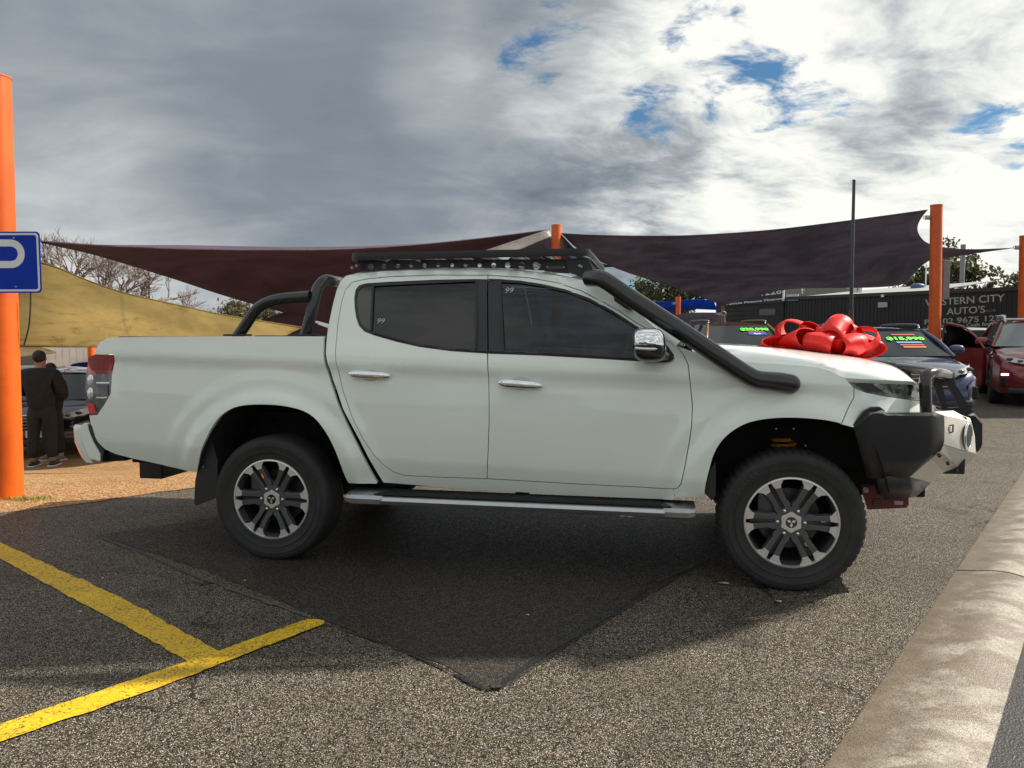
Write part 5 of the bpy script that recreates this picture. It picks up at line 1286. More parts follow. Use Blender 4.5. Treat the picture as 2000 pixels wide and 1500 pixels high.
# sign board on the left part
navy = mat('navy_signboard', (.016, .018, .026), .5)
wbox(WLp(1408, 580, .07), WLp(1530, 580, .07), WLp(1470, 594, .07).z, ZT+.54, .04, navy, 'sign_board')
wtext('02 9675 1228', 1412, 585, 1526.5, 573.5, 12, white_l, off_plane=.13)
wtext('Vehicle Finance Finance', 1416, 596.3, 1530, 584.5, 3.6, white_l, bold=.03, off_plane=.13)
wbox(WLp(1529.5, 580, .12), WLp(1532.3, 580, .12), WLp(1531, 588).z, WLp(1531, 567).z, .05, white_m, 'white_trim')
wbox(WLp(1537.5, 580, .01), WLp(1560, 580, .01), WLp(1548, 587).z, WLp(1548, 575).z, .04, mat('pale_sign', (.50, .55, .60), .5), 'notice', off=.0)
wbox(WLp(1537.5, 580, .01), WLp(1560, 580, .01), WLp(1548, 587.5).z, WLp(1548, 583).z, .045, mat('blue_strip', (.10, .22, .42), .5), 'notice', off=.0)
bm = bmesh.new(); q_ = [WLp(x, y, .2)-bld.location for x, y in ((1566, 560), (1567, 573.5), (1575.5, 559.5))]; tube(bm, [q_[0], q_[1]], .03, 6, 1, smooth=False); tube(bm, [q_[1]+Vector((0, 0, .08)), q_[2]], .022, 6, 1, smooth=False); obj('roof_stay', bm, white_m, bld)
bm = bmesh.new(); c_ = W(1412, 613, 30); box(bm, c_+Vector((0, 0, -.6)), (.10, .08, 2.2)); tag(obj('post', bm, grey_p), 'dark grey post at the low corner of the biggest sail', 'post')
bm = bmesh.new(); tube(bm, [c_+Vector((.085*cos(a), -.08, .085*sin(a))) for a in [k*pi/8 for k in range(17)]], .025, 8, 1, smooth=False); tag(obj('life_ring', bm, mat('tan_ring', (.55, .42, .28), .6), smooth=1), 'small tan ring hanging on the grey post left of the building', 'ring')

# ---------------------------------------------------------------- trees
bark_m = mat('bark', (.13, .10, .08), .9, var=.25, vscale=8); twig_m = mat('bare_twigs', (.17, .13, .115), .9, var=.2)
def leaf_mat(name, c):
    m = bpy.data.materials.new(name); m.use_nodes = True; k = NT(m.node_tree); b = bsdf(m); tc = k.new('ShaderNodeTexCoord')
    n = k.noise(tc.outputs['Object'], 3.0, 3, .6); cc = k.mix(k.smooth(n, .3, .7), tuple(x*.55 for x in c), tuple(x*1.5 for x in c)); k.link(cc, b.inputs['Base Color']); b.inputs['Roughness'].default_value = .7
    t = k.new('ShaderNodeBsdfTranslucent'); k.link(cc, t.inputs[0]); mx = k.new('ShaderNodeMixShader'); mx.inputs[0].default_value = .3; k.link(b.outputs[0], mx.inputs[1]); k.link(t.outputs[0], mx.inputs[2])
    k.link(mx.outputs[0], m.node_tree.nodes['Material Output'].inputs[0]); return m
leaf_g = leaf_mat('gum_leaves', (.075, .085, .035)); leaf_o = leaf_mat('olive_leaves', (.11, .10, .05))
def leafy(loc, clumps, nleaf, size, m, label, seed, trunk_r=.25):
    rd_ = random.Random(seed); t = empty('gum_tree', loc, 0, label, 'tree'); bm = bmesh.new()
    tube(bm, [(0, 0, 0), (.2, 0, clumps[0][2]*.4), (0, 0, clumps[0][2]*.8)], lambda q: trunk_r*(1-.5*q), 8, 4)
    for c in clumps: tube(bm, [(0, 0, clumps[0][2]*.5), (c[0]*.6, c[1]*.6, c[2]*.8), (c[0], c[1], c[2])], lambda q: trunk_r*.5*(1-.8*q), 6, 4)
    obj('trunk', bm, bark_m, t, smooth=1)
    V, F = [], []
    tot = sum(c[3]**2 for c in clumps)
    for c in clumps:
        subs = [(c[0]+rd_.gauss(0, .5)*c[3], c[1]+rd_.gauss(0, .5)*c[3], c[2]+rd_.gauss(0, .35)*c[3], c[3]*rd_.uniform(.16, .34)) for _ in range(16)]
        for i in range(int(nleaf*c[3]**2/tot)):
            s = rd_.choice(subs); d = Vector((rd_.gauss(0, 1), rd_.gauss(0, 1), rd_.gauss(0, .8))); p = Vector(s[:3])+d*s[3]*.75
            a = Vector((rd_.gauss(0, 1), rd_.gauss(0, 1), rd_.gauss(0, 1))).normalized(); b = a.cross(Vector((rd_.gauss(0, 1), rd_.gauss(0, 1), rd_.gauss(0, 1)))).normalized()
            sz_ = size*rd_.uniform(.5, 1.4); k = len(V); V += [p-a*sz_, p+b*sz_*.4, p+a*sz_, p-b*sz_*.4]; F.append((k, k+1, k+2, k+3))
    me = bpy.data.meshes.new('crown'); me.from_pydata([tuple(v) for v in V], [], F); link_mesh('crown', me, m, t); return t
def at_ground(px, Y): p = W(px, 650, Y); return Vector((p.x, Y, drop(p.x, Y)))
leafy(at_ground(1320, 60), [(-.6, 0, 5.2, 1.9), (1.6, 0, 4.9, 1.5), (-2.2, .5, 4.8, 1.0), (.6, 0, 3.8, 1.8)], 5200, .20, leaf_g, 'green gum tree behind the far blue sail', 3)
leafy(at_ground(1855, 52), [(0, 0, 5.6, 1.6), (-2.2, 0, 4.6, 1.3), (1.4, 0, 5.0, 1.3), (-.8, 0, 4.2, 1.5)], 4200, .18, leaf_g, 'green gum tree behind the black building by the tall orange pole', 5)
leafy(at_ground(2000, 55), [(0, 0, 4.7, 1.3), (-.8, 0, 4.2, 1.1), (1, 0, 5, 1.4)], 2200, .18, leaf_g, 'dark green tree at the right edge behind the black building', 6)
leafy(at_ground(500, 46), [(-.9, 0, 3.1, 1.4), (.6, 0, 2.9, 1.4), (-.2, 0, 2.0, 1.5), (2.6, 0, 2.7, 1.3), (1.8, 0, 1.8, 1.4)], 5600, .16, leaf_o, 'olive green tree between the maroon and yellow sails', 9)
def bare(loc, h, label, seed, spread=1.0):
    rd_ = random.Random(seed); t = empty('bare_tree', loc, 0, label, 'tree'); bmT, bmC = bmesh.new(), bmesh.new()
    def br(p, d, L, r, lv):
        q = p+d*L*.5+Vector((rd_.gauss(0, .05), rd_.gauss(0, .05), .02))*L; e = q+(d+Vector((0, 0, .08))).normalized()*L*.5
        tube(bmT if lv < 2 else bmC, [p, q, e], lambda s: r*(1-.35*s), 6 if lv < 2 else 3, 1, smooth=False, caps=False)
        if lv >= 6: return
        for _ in range(3 if lv < 5 else 3):
            nd = (d+Vector((rd_.gauss(0, .55*spread), rd_.gauss(0, .55*spread), rd_.gauss(.08, .3)))).normalized()
            if nd.z < -.1: nd.z = .1
            br(p.lerp(e, rd_.uniform(.55, 1)) if lv else e, nd, L*rd_.uniform(.62, .80), r*.62, lv+1)
    br(Vector((0, 0, 0)), Vector((0, 0, 1)), h*.27, h*.02, 0)
    obj('trunk', bmT, bark_m, t, smooth=1); obj('crown', bmC, twig_m, t); return t
for px, Y, h, sd_ in ((128, 40, 7.6, 1), (205, 40, 6.4, 2), (285, 40, 6.3, 5), (345, 42, 4.4, 4)):
    bare(at_ground(px, Y), h*1.35, ['bare winter tree nearest the blue parking sign', 'bare winter tree second from the blue parking sign, above the yellow sail', 'bare winter tree with spreading twigs over the middle of the yellow sail', 'lowest bare winter tree, nearest the olive green tree'][(1, 2, 5, 4).index(sd_)], sd_, 1.1)

# ---------------------------------------------------------------- used cars
glass_cab = mat('car_window_dark', (.025, .03, .032), .04, coat=0, spec=.45)
def car(label, col, loc, head, H=1.6, L=4.4, Wd=1.80, rails=True, hood_z=1.0, group=None, metallic=.4, hl_z=.78, drl=False, plate_=False, grille_m=None, glass_m=None, tint=None):
    """front towards +x; loc is the middle of the car on the ground"""
    t = empty('parked_car', loc, head, label, 'car', group)
    pm = mat('car_paint', col, .28, metal=metallic, coat=1, var=.03); hw = Wd/2; F = L/2
    zs = lerpf([(-F, .85), (-F+.15, hood_z), (-.9, hood_z+.06), (.75, hood_z+.04), (1.1, hood_z), (F-.45, hood_z-.10), (F-.12, hood_z-.22), (F, hood_z-.40)])
    hwf = lerpf([(-F, hw*.80), (-F+.25, hw*.95), (-1.2, hw), (1.2, hw), (F-.45, hw*.97), (F-.15, hw*.86), (F, hw*.66)])
    wr_ = .345; xf, xr_ = F-.88, -F+.88
    def zb(x):
        z = .24
        for xc in (xf, xr_):
            d = abs(x-xc)
            if d < .41: z = max(z, wr_+sqrt(.41**2-d*d))
        return z
    xs_ = sorted(set([round(-F+L*i/60, 3) for i in range(61)]+[round(xc+s*.405, 3) for xc in (xf, xr_) for s in (-1, 1)]))
    rows = []
    for x in xs_:
        zt, w_, b = zs(x), hwf(x), zb(x); m1 = max(b+.02, .50)
        half = [(w_*.90, b), (w_*.985, max(b+.01, .32)), (w_, m1), (w_*.985, (m1+zt)/2+.05), (w_*.955, zt-.09), (w_*.90, zt-.02), (w_*.72, zt+.015), (w_*.35, zt+.035), (0, zt+.04)]
        rows.append([(x, y, z) for y, z in half]+[(x, -y, z) for y, z in half[::-1][1:]])
    bm = bmesh.new(); V = grid(bm, rows); bm.faces.new(V[-1]); bm.faces.new(V[0][::-1]); fix(bm); obj('body', bm, pm, t, smooth=.7)
    bm = bmesh.new(); box(bm, (0, 0, .42), (L*.86, Wd*.66, .44)); obj('underbody', bm, dark, t)
    # glasshouse
    ws0, ws1, rb0, rb1 = 1.12, .38, -F+.55, -F+.12
    zb_ = hood_z+.03; wb, wt = hw*.93, hw*.70
    def ring_(z, f):
        a = (z-zb_)/(H-.06-zb_); fx = ws0+(ws1-ws0)*a; rx = rb1+(rb0-rb1)*a; w_ = wb+(wt-wb)*a
        return fx, rx, w_
    bm = bmesh.new(); rows = []
    for i in range(7):
        z = zb_+(H-.06-zb_)*i/6; fx, rx, w_ = ring_(z, 0); P = []
        for j in range(9): s = -1+2*j/8; P.append((fx+.12*(1-s*s)-.04, s*w_, z))
        for j in range(1, 7): P.append((fx-.04+(rx-fx+.04)*j/6, w_*(1+.015*sin(pi*j/6)), z))
        for j in range(1, 9): s = 1-2*j/8; P.append((rx-.05*(1-s*s), s*w_, z))
        for j in range(1, 6): P.append((rx+(fx-.04-rx)*j/6, -w_*(1+.015*sin(pi*j/6)), z))
        rows.append(P)
    grid(bm, rows, True); fix(bm); obj('windows', bm, glass_m or glass_cab, t, smooth=.6)
    fx, rx, w_ = ring_(H-.06, 0); bm = bmesh.new(); rows = []
    for i in range(13):
        x = rx-.06+(fx+.08-rx)*i/12; row = []
        for j in range(17):
            s = -1+2*j/16; row.append((x+(.10*(1-s*s)-.04)*(i/12)**3, s*(w_+.015), H-.075+.085*(1-abs(s)**3)*(sin(pi*(i+1)/14)**.4)))
        rows.append(row)
    grid(bm, rows); r = bmesh.ops.extrude_edge_only(bm, edges=[e for e in bm.edges if len(e.link_faces) == 1])
    for v in [q for q in r['geom'] if isinstance(q, bmesh.types.BMVert)]: v.co.z -= .03
    fix(bm); obj('roof', bm, pm, t, smooth=.9)
    for s in (-1, 1):
        bm = bmesh.new(); tube(bm, [(ws0-.03, s*wb, zb_-.02), ((ws0+ws1)/2-.02, s*(wb+wt)/2, (zb_+H-.05)/2+.02), (ws1-.05, s*wt, H-.06)], .035, 8, 3); obj('front_pillar', bm, pm, t, smooth=1)
        for x, l_ in ((-.15, .06), (-1.05, .08)):
            bm = bmesh.new(); tube(bm, [(x, s*(wb+.012), zb_-.02), (x-.04, s*(wt+.016), H-.06)], l_/2, 6, 1, smooth=False); obj('side_pillar', bm, black_pl, t, smooth=1)
        bm = bmesh.new(); tube(bm, [(rb1+.02, s*wb, zb_-.02), (rb1+.25, s*(wb+wt)/2, (zb_+H)/2), (rb0+.05, s*wt, H-.06)], .07, 8, 3); obj('rear_pillar', bm, pm, t, smooth=1)
        if rails:
            bm = bmesh.new(); tube(bm, [(ws1-.10, s*(wt-.03), H-.02), (ws1-.28, s*(wt-.03), H+.045), (rb0+.3, s*(wt-.03), H+.05), (rb0+.1, s*(wt-.03), H-.01)], .018, 8, 4); obj('roof_rail', bm, steel, t, smooth=1)
        m_ = empty('side_mirror'); m_.parent = t
        bm = bmesh.new(); superball(bm, (.80, s*(hw+.10), hood_z+.12), (.07, .12, .085), .7, 20); fix(bm); obj('mirror_shell', bm, black_gl if col[0] > .1 and metallic < .3 else pm, m_, smooth=1)
        bm = bmesh.new(); tube(bm, [(.83, s*(hw-.06), hood_z+.05), (.81, s*(hw+.04), hood_z+.08)], .025, 8, 1, smooth=False); obj('mirror_arm', bm, black_pl, m_, smooth=1)
        h = empty('headlight'); h.parent = t
        bm = bmesh.new(); n = 12; rows = []
        def hlp(a, b, pr): # a: 0..1 outwards, b: 0..1 upwards
            yy = s*(hw*.44+(hw*.45)*a); zz = hl_z-.055+.13*b*(.55+.45*a)+.05*a; xx = F-.015-.10*a-.33*a**3-(zz-hl_z)*.5+pr; return (xx, yy, zz)
        for i in range(9): rows.append([hlp(i/8, j/4, .03*sin(pi*i/8)**.5) for j in range(5)])
        grid(bm, rows); fix(bm); obj('lens', bm, MATS.get('car_lens') or mat('car_lens', (.62, .63, .62), .15, coat=1, var=.15, vscale=9), h, smooth=1)
        bm = bmesh.new(); c = hlp(.55, .5, .035); ball(bm, c, (.03, .075, .034), 2); obj('lamp_projector', bm, glass_dark, h, smooth=1)
        c = hlp(.2, .5, .03); bm = bmesh.new(); ball(bm, c, (.03, .05, .03), 2); obj('lamp_projector', bm, clear_grey, h, smooth=1)
        bm = bmesh.new(); cyl(bm, (F-.13, s*hw*.66, .42), (F-.08, s*hw*.66, .42), .055, None, 16); obj('fog_light', bm, steel, t, smooth=.6)
        if drl:
            bm = bmesh.new(); box(bm, (F-.06, s*hw*.66, .60), (.03, .34, .035), None, .008); obj('daytime_lamp', bm, MATS.get('lit_lamp') or mat('lit_lamp', (1, 1, 1), .3, emit=(1, .98, .95), estr=2.2), t)
        bm = bmesh.new(); box(bm, (F-.12, s*hw*.62, .47), (.10, .42, .20), None, .03); obj('bumper_intake', bm, dark, t)
    g_ = empty('grille'); g_.parent = t
    bm = bmesh.new(); box(bm, (F-.035, 0, .66), (.12, Wd*.42, .26), None, .03); obj('grille_panel', bm, black_gl, g_, smooth=.5)
    for i in range(4): bm = bmesh.new(); box(bm, (F+.03, 0, .57+.06*i), (.02, Wd*.38, .014)); obj('grille_bar', bm, grille_m or chrome, g_)
    bm = bmesh.new(); tube(bm, [(F+.02, -Wd*.21, .78), (F+.035, 0, .80), (F+.02, Wd*.21, .78)], .012, 6, 4); obj('grille_bar', bm, chrome, g_, smooth=1)
    bm = bmesh.new(); box(bm, (F-.03, 0, .30), (.14, Wd*.72, .12), None, .03); obj('lower_bumper', bm, black_pl, t, smooth=.5)
    if plate_: bm = bmesh.new(); box(bm, (F+.05, 0, .46), (.015, .37, .12), None, .003); obj('number_plate', bm, white_m, t)
    for sx in (xf, xr_):
        for s in (-1, 1):
            w0 = empty('wheel', (sx, s*(hw-.12), wr_)); w0.parent = t
            bm = bmesh.new(); rows = [[(r*cos(a), s*y, r*sin(a)) for r, y in ((.20, .09), (.22, .105), (.31, .11), (.34, .09), (wr_, .04), (wr_, -.08), (.33, -.11))] for a in [2*pi*i/32 for i in range(33)]]
            grid(bm, rows); fix(bm); obj('tyre', bm, rubber, w0, smooth=1)
            bm = bmesh.new(); cyl(bm, (0, s*.03, 0), (0, s*.05, 0), .205, None, 24)
            for k in range(5): box(bm, (.11*cos(k*2*pi/5), s*.07, .11*sin(k*2*pi/5)), (.20, .04, .05), Euler((0, -k*2*pi/5, 0)).to_matrix())
            obj('rim', bm, steel, w0, smooth=.5)
    t['dims'] = 0; del t['dims']
    def ws_frame(y, fz):
        """point and axes on the windscreen: y across (car left positive), fz 0 bottom .. 1 top"""
        z = zb_+(H-.06-zb_)*fz; fx, rx, w_ = ring_(z, 0); s = y/w_; fx2, _, _ = ring_(z+.1, 0)
        p = Vector((fx+.12*(1-s*s)-.04+.012, y, z)); up = Vector((fx2-fx, 0, .1)).normalized(); sl = -.24*s/w_; ac_ = Vector((sl, 1, 0)).normalized()
        return p, ac_, up
    return t, ws_frame, pm
green_l = mat('fluoro_green_text', (.16, 1.0, .03), .5); 
def sticker(t, wf_, y, fz, s, size, m, bold=.02, ex=1.3):
    p, ac_, up = wf_(y, fz); b_ = text_bm(s, size, .001, size*bold, 'CENTER')
    for v in b_.verts: v.co.x *= ex
    n_ = ac_.cross(up); M = frame_matrix(p+n_*.004, ac_, up); bmesh.ops.transform(b_, matrix=M, verts=b_.verts[:]); return obj('price_lettering', b_, m, t)
def sbox(t, wf_, y, fz, w_, h_, m, k_=1):
    p, ac_, up = wf_(y, fz); bm = bmesh.new(); box(bm, (0, 0, 0), (w_, h_, .002)); M = frame_matrix(p+ac_.cross(up)*(.001+.0006*k_), ac_, up); bmesh.ops.transform(bm, matrix=M, verts=bm.verts[:]); return obj('windscreen_sticker', bm, m, t)
def place(px, Y): p = W(px, 650, Y); return Vector((p.x, Y, drop(p.x, Y)))
def hd(vx, vy): return atan2(vy, vx)
stk_b = mat('sticker_blue', (.03, .06, .30), .5); stk_r = mat('sticker_red', (.55, .06, .05), .5); stk_o = mat('sticker_orange', (.70, .30, .08), .5); stk_l = mat('sticker_light_blue', (.12, .28, .62), .5)
c1_, f1, _ = car('copper brown used wagon with a green price of $20,990 on its windscreen', (.20, .085, .03), place(1432, 16.6), hd(-.02, -1), H=1.60, hood_z=1.03, L=4.5)
sticker(c1_, f1, .28, .76, '$20,990', .125, green_l, .045, 1.5); sbox(c1_, f1, .30, .63, .38, .09, stk_b); sbox(c1_, f1, .30, .71, .34, .02, stk_r, 2); sticker(c1_, f1, .30, .59, '4x4', .07, white_l, .02, 1.5)
c2_, f2, _ = car('dark blue used wagon with a green price of $15,990 beside the red bow', (.018, .026, .085), place(1712, 13.7), hd(-.10, -1), H=1.475, hood_z=.97, L=4.3, hl_z=.80, Wd=1.80)
sticker(c2_, f2, .22, .62, '$15,990', .13, green_l, .045, 1.5); sbox(c2_, f2, .22, .83, .40, .035, stk_r); sbox(c2_, f2, .24, .52, .42, .05, stk_l); sbox(c2_, f2, .26, .42, .40, .035, stk_r); sbox(c2_, f2, .28, .34, .38, .03, stk_o)
car('silver car behind the tall orange pole, below the lettering', (.45, .47, .48), place(1838, 19.0), hd(-.95, -.3), H=1.50, hood_z=.95, rails=False, metallic=.5)
Pr = W(2027, 650, 15.9); hr = Vector((-.47, -.883)); 
c4_, f4, pm4 = car('dark red used wagon with lit lamps and its passenger door wide open', (.20, .014, .018), Vector((Pr.x, 15.9, .0)), hd(hr.x, hr.y), H=1.64, hood_z=1.08, L=4.5, Wd=1.86, drl=True, hl_z=.86, glass_m=mat('pale_windscreen', (.16, .18, .18), .05, coat=1))
# white roof bars of the red car and its open door
for s in (-1, 1):
    bm = bmesh.new(); tube(bm, [(.38, s*.60, 1.60), (.15, s*.62, 1.72), (-1.2, s*.62, 1.73), (-1.5, s*.60, 1.64)], .024, 8, 4); obj('roof_rail', bm, MATS['white_plastic'], c4_, smooth=1)
bm = bmesh.new(); box(bm, (.18, 0, 1.655), (.30, 1.2, .04), None, .015); obj('roof_front_panel', bm, MATS['white_plastic'], c4_, smooth=1)
door = empty('open_door', (.95, -.93, 0), radians(-180+42)); door.parent = c4_
bm = bmesh.new(); DP = [(0, .34), (.05, .30), (1.02, .30), (1.10, .55), (1.12, 1.08), (0, 1.06)]
prism(bm, [(x, 0, z) for x, z in DP], (0, .10, 0)); fix(bm); bmesh.ops.bevel(bm, geom=bm.edges[:], offset=.02, segments=2, affect='EDGES'); obj('door_panel', bm, pm4, door, smooth=.6)
bm = bmesh.new(); tube(bm, [(.02, .05, 1.05), (.30, .05, 1.33), (.60, .05, 1.50), (.95, .05, 1.56), (1.08, .05, 1.54), (1.12, .05, 1.06)], .022, 8, 5); obj('door_frame', bm, pm4, door, smooth=1)
bm = bmesh.new(); prism(bm, [(x, .05, z) for x, z in ((.06, 1.07), (.30, 1.31), (.60, 1.48), (.95, 1.54), (1.06, 1.52), (1.10, 1.07))], (0, .006, 0)); fix(bm); obj('door_glass', bm, glass_car, door)
bm = bmesh.new(); superball(bm, (.20, -.13, 1.17), (.09, .13, .085), .7, 20); fix(bm); obj('mirror_shell', bm, black_gl, door, smooth=1)
# left yard
car('black car with its number plate just behind the man in black', (.012, .012, .014), Vector((-9.05, 15.7, -.88)), hd(.28, -.96), H=1.50, hood_z=.95, plate_=True, rails=False, hl_z=.78, grille_m=steel)
car('dark brown-grey car further back, left of the tail light', (.045, .038, .034), Vector((-10.3, 17.4, -.88)), hd(1, -.12), H=1.50, hood_z=.98, rails=False)
van = empty('white_van', Vector((-13.6, 25, -.88)), 0, 'white van body with panelled side standing behind the dark cars', 'van')
bm = bmesh.new(); box(bm, (.2, 0, 1.35), (2.6, 1.8, 1.2), None, .06); obj('van_body', bm, white_m, van, smooth=.5)
bm = bmesh.new(); prism(bm, [(1.5, -.9, .6), (2.3, -.9, .6), (2.3, -.9, 1.1), (1.95, -.9, 1.55), (1.5, -.9, 1.93)], (0, 1.8, 0)); fix(bm); obj('van_cab', bm, white_m, van)
for i in range(11): bm = bmesh.new(); box(bm, (-.95+.22*i, -.91, 1.3), (.02, .008, .95)); obj('side_rib', bm, MATS['white_plastic'], van)
for x in (-.6, 1.6):
    bm = bmesh.new(); cyl(bm, (x, -.92, .34), (x, -.7, .34), .34, None, 20); obj('wheel', bm, rubber, van, smooth=.6)
bm = bmesh.new(); box(bm, (.3, 0, .6), (3.6, 1.5, .3)); obj('underbody', bm, dark, van)
# yard backdrop far left: low shed and hedge so the yard does not end in the open
shed_m = mat('far_shed_wall', (.20, .17, .14), .8, var=.15, vscale=.5)
bm = bmesh.new(); box(bm, (-27, 44, .2), (26, 4, 2.3)); tag(obj('shed', bm, shed_m), 'low drab shed wall far behind the yard on the left', 'shed')

# ---------------------------------------------------------------- people
def skin(name, verts, edges, radii, m, parent, sub=2, root=0):
    me = bpy.data.meshes.new(name); me.from_pydata([tuple(v) for v in verts], edges, []); o = link_mesh(name, me, m, parent)
    md = o.modifiers.new('skin', 'SKIN'); md.use_smooth_shade = True; md.use_x_symmetry = False
    for i, r in enumerate(radii):
        r = r if isinstance(r, tuple) else (r, r); me.skin_vertices[0].data[i].radius = r
    me.skin_vertices[0].data[root].use_root = True
    sb_ = o.modifiers.new('sub', 'SUBSURF'); sb_.levels = sub; sb_.render_levels = sub; return o
def person(loc, rz, h, label, wide=1.0, phone=False, jm=jacket_m, tm=trouser_m, hair=hair_m, shoe=None):
    k = h/1.75; t = empty('person', loc, rz, label, 'person'); s = lambda x, y, z: (x*k*wide, y*k, z*k)   # faces +y
    legs = [s(0, 0, .93), s(.10, 0, .90), s(.11, .02, .50), s(.12, -.02, .10), s(.13, .10, .05), s(-.10, 0, .90), s(-.11, -.02, .50), s(-.13, -.06, .10), s(-.14, .06, .05)]
    # one continuous body under the clothes
    V = [s(0, 0, .93), s(0, -.01, 1.15), s(0, -.02, 1.40), s(0, 0, 1.50), s(0, .02, 1.58), s(0, .02, 1.68)]
    R = [(.13*k, .10*k), (.12*k, .09*k), (.13*k, .08*k), .055*k, .085*k, .075*k]; E = [(0, 1), (1, 2), (2, 3), (3, 4), (4, 5)]
    for sg in (1, -1):
        b = len(V); V += [s(sg*.19, -.01, 1.42), s(sg*.27, .02, 1.16), s(sg*.16, .26, 1.13 if not phone else 1.28), s(sg*.12, .33, 1.14 if not phone else 1.36)]
        R += [.06*k, .045*k, .036*k, .03*k]; E += [(2, b), (b, b+1), (b+1, b+2), (b+2, b+3)]
        b = len(V); V += [s(sg*.10, 0, .88), s(sg*.11, .02*sg, .50), s(sg*.125, -.02 if sg > 0 else -.06, .09), s(sg*.135, .12 if sg > 0 else .07, .04)]
        R += [.085*k, .055*k, .04*k, (.04*k, .03*k)]; E += [(0, b), (b, b+1), (b+1, b+2), (b+2, b+3)]
    skin('body', V, E, R, skin_m, t)
    V = [s(0, 0, .78), s(0, -.01, 1.08), s(0, -.02, 1.36), s(0, -.01, 1.50)]; R = [(.215*k, .165*k), (.205*k, .16*k), (.215*k, .145*k), (.10*k, .09*k)]; E = [(0, 1), (1, 2), (2, 3)]
    for sg in (1, -1):
        b = len(V); V += [s(sg*.21, -.015, 1.39), s(sg*.30, .0, 1.14), s(sg*.19, .22, 1.10 if not phone else 1.24)]; R += [(.105*k, .105*k), .09*k, .06*k]; E += [(2, b), (b, b+1), (b+1, b+2)]
    skin('jacket', V, E, R, jm, t)
    V = [s(0, 0, 1.02), s(0, 0, .88)]; R = [(.16*k, .12*k), (.185*k, .14*k)]; E = [(0, 1)]
    for sg in (1, -1):
        b = len(V); V += [s(sg*.10, 0, .80), s(sg*.11, .02*sg, .50), s(sg*.125, -.02 if sg > 0 else -.06, .12)]; R += [.12*k, .09*k, .072*k]; E += [(1, b), (b, b+1), (b+1, b+2)]
    skin('trousers', V, E, R, tm, t)
    for sg in (1, -1):
        y0 = -.02 if sg > 0 else -.06; bm = bmesh.new(); superball(bm, s(sg*.13, y0+.06, .045), (.048*k, .135*k, .045*k), .8, 18)
        for v in bm.verts: v.co.z = max(v.co.z, .004)
        fix(bm); sh = obj('shoe', bm, shoe or black_pl, t, smooth=1)
        bm = bmesh.new(); box(bm, s(sg*.13, y0+.06, .012), (.10*k, .27*k, .022*k), None, .008); obj('sole', bm, white_m, sh)
        bm = bmesh.new(); ball(bm, s(sg*.082/wide, .02, 1.63), (.012*k, .02*k, .03*k), 2); obj('ear', bm, skin_m, t, smooth=1)
    bm = bmesh.new(); ball(bm, s(0, -.006, 1.665), (.090*k, .100*k, .100*k), 3)
    for v in bm.verts:
        if v.co.y > .055*k and v.co.z < 1.70*k: v.co.y = .055*k
        v.co += v.co.normalized()*noise.noise(v.co*22)*.006
    obj('hair', bm, hair, t, smooth=1)
    bm = bmesh.new(); ball(bm, s(0, .105, 1.605), (.014*k, .022*k, .022*k), 2); obj('nose', bm, skin_m, t, smooth=1)
    for sg in (1, -1): bm = bmesh.new(); ball(bm, s(sg*.032, .093, 1.635), (.011*k, .008*k, .007*k), 2); obj('eye', bm, white_m, t, smooth=1)
    bm = bmesh.new(); ball(bm, s(0, .094, 1.565), (.024*k, .008*k, .006*k), 2); obj('mouth', bm, mat('lip', (.25, .09, .07), .5) if 'lip' not in MATS else MATS['lip'], t, smooth=1)
    for sg in (1, -1):      # hands: palm, four fingers, thumb
        z0 = 1.14 if not phone else 1.36; hand = Vector(s(sg*.115, .35, z0))
        bm = bmesh.new(); ball(bm, hand, (.022*k, .045*k, .036*k), 2)
        for f in range(4): b0 = hand+Vector((0, .03*k, (.026-.017*f)*k)); tube(bm, [b0, b0+Vector((-sg*.012, .035, 0))*k, b0+Vector((-sg*.035, .045-.004*abs(f-1), -.004))*k], .0085*k, 6, 2)
        b0 = hand+Vector((0, -.005*k, .03*k)); tube(bm, [b0, b0+Vector((-sg*.02, .02, .022))*k, b0+Vector((-sg*.035, .03, .02))*k], .010*k, 6, 2)
        obj('hand', bm, skin_m, t, smooth=1)
    return t
P1 = place(75, 12.75)
person(P1, radians(6), 1.93, 'man in a black jacket and black trousers seen from behind, near the orange pole', 1.04)
P2 = place(95, 13.5); t2 = person(P2, radians(165), 1.72, 'person in grey trousers mostly hidden behind the man in black', 1.0, True, shoe=grey_m)
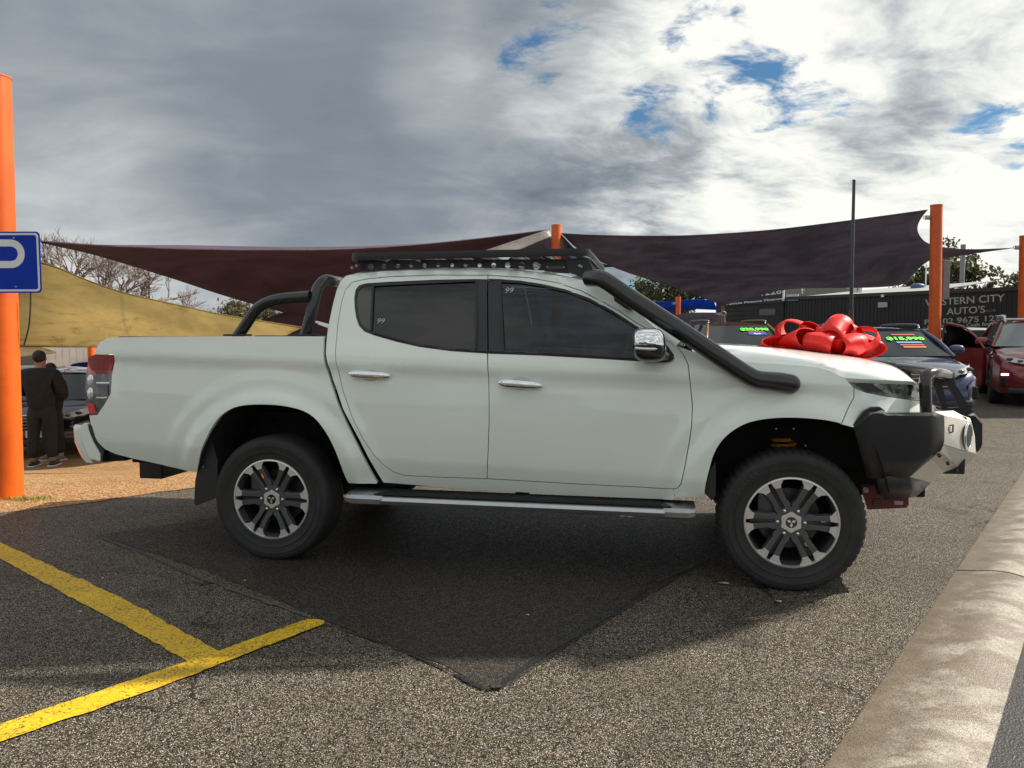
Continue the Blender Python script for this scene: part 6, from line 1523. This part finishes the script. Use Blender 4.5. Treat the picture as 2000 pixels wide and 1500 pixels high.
tp = bpy.data.objects.new('x', None)
bm = bmesh.new(); box(bm, (0, .385, 1.38), (.075, .010, .15), None, .004); ph = obj('phone', bm, MATS['white_plastic'], None); ph.location = P2; ph.rotation_euler = (0, 0, radians(165)); tag(ph, 'pale phone held up beside the head of the man in black', 'phone')
# tufts of grass at the foot of the left pole
gm = leaf_mat('grass_green', (.24, .24, .05)); V, F = [], []; rg = random.Random(8)
for i in range(260):
    px, py = rg.gauss(40, 26), rg.gauss(976, 2.2)
    if rg.random() < .25: px = rg.gauss(70, 18)
    q = G(px, py); h = rg.uniform(.008, .035); a = rg.uniform(0, 6.28); dx, dy = .005*cos(a), .005*sin(a); k = len(V); ln = rg.gauss(0, .012)
    V += [(q.x-dx, q.y-dy, .004), (q.x+dx, q.y+dy, .004), (q.x+ln, q.y+rg.gauss(0, .01), h+.004)]; F.append((k, k+1, k+2))
me = bpy.data.meshes.new('grass'); me.from_pydata(V, [], F); tag(link_mesh('grass_tufts', me, gm), 'sparse green grass at the foot of the left orange pole', 'grass', kind='stuff')

# trees across the road, behind the photographer: they show only as the dark band in the glass and paint
rb_ = random.Random(12); V, F = [], []
for i in range(15000):
    cx = rb_.randint(-14, 14)*4.2+rb_.gauss(0, 1.4); hh = 4.2+2.6*noise.noise(Vector((cx*.11, 3, 1)))
    p = Vector((cx, -34+rb_.gauss(0, 1.2), max(.1, hh*rb_.random()**.6))); a = Vector((rb_.gauss(0, 1), rb_.gauss(0, .6), rb_.gauss(0, 1))).normalized(); b = a.cross(Vector((rb_.gauss(0, 1), rb_.gauss(0, 1), rb_.gauss(0, 1)))).normalized()
    z_ = rb_.uniform(.2, .55); k = len(V); V += [p-a*z_, p+b*z_*.6, p+a*z_, p-b*z_*.6]; F.append((k, k+1, k+2, k+3))
me = bpy.data.meshes.new('roadside_hedge'); me.from_pydata([tuple(q) for q in V], [], F); tag(link_mesh('roadside_hedge', me, leaf_g), 'row of trees and scrub across the road behind the photographer', 'hedge', kind='stuff')
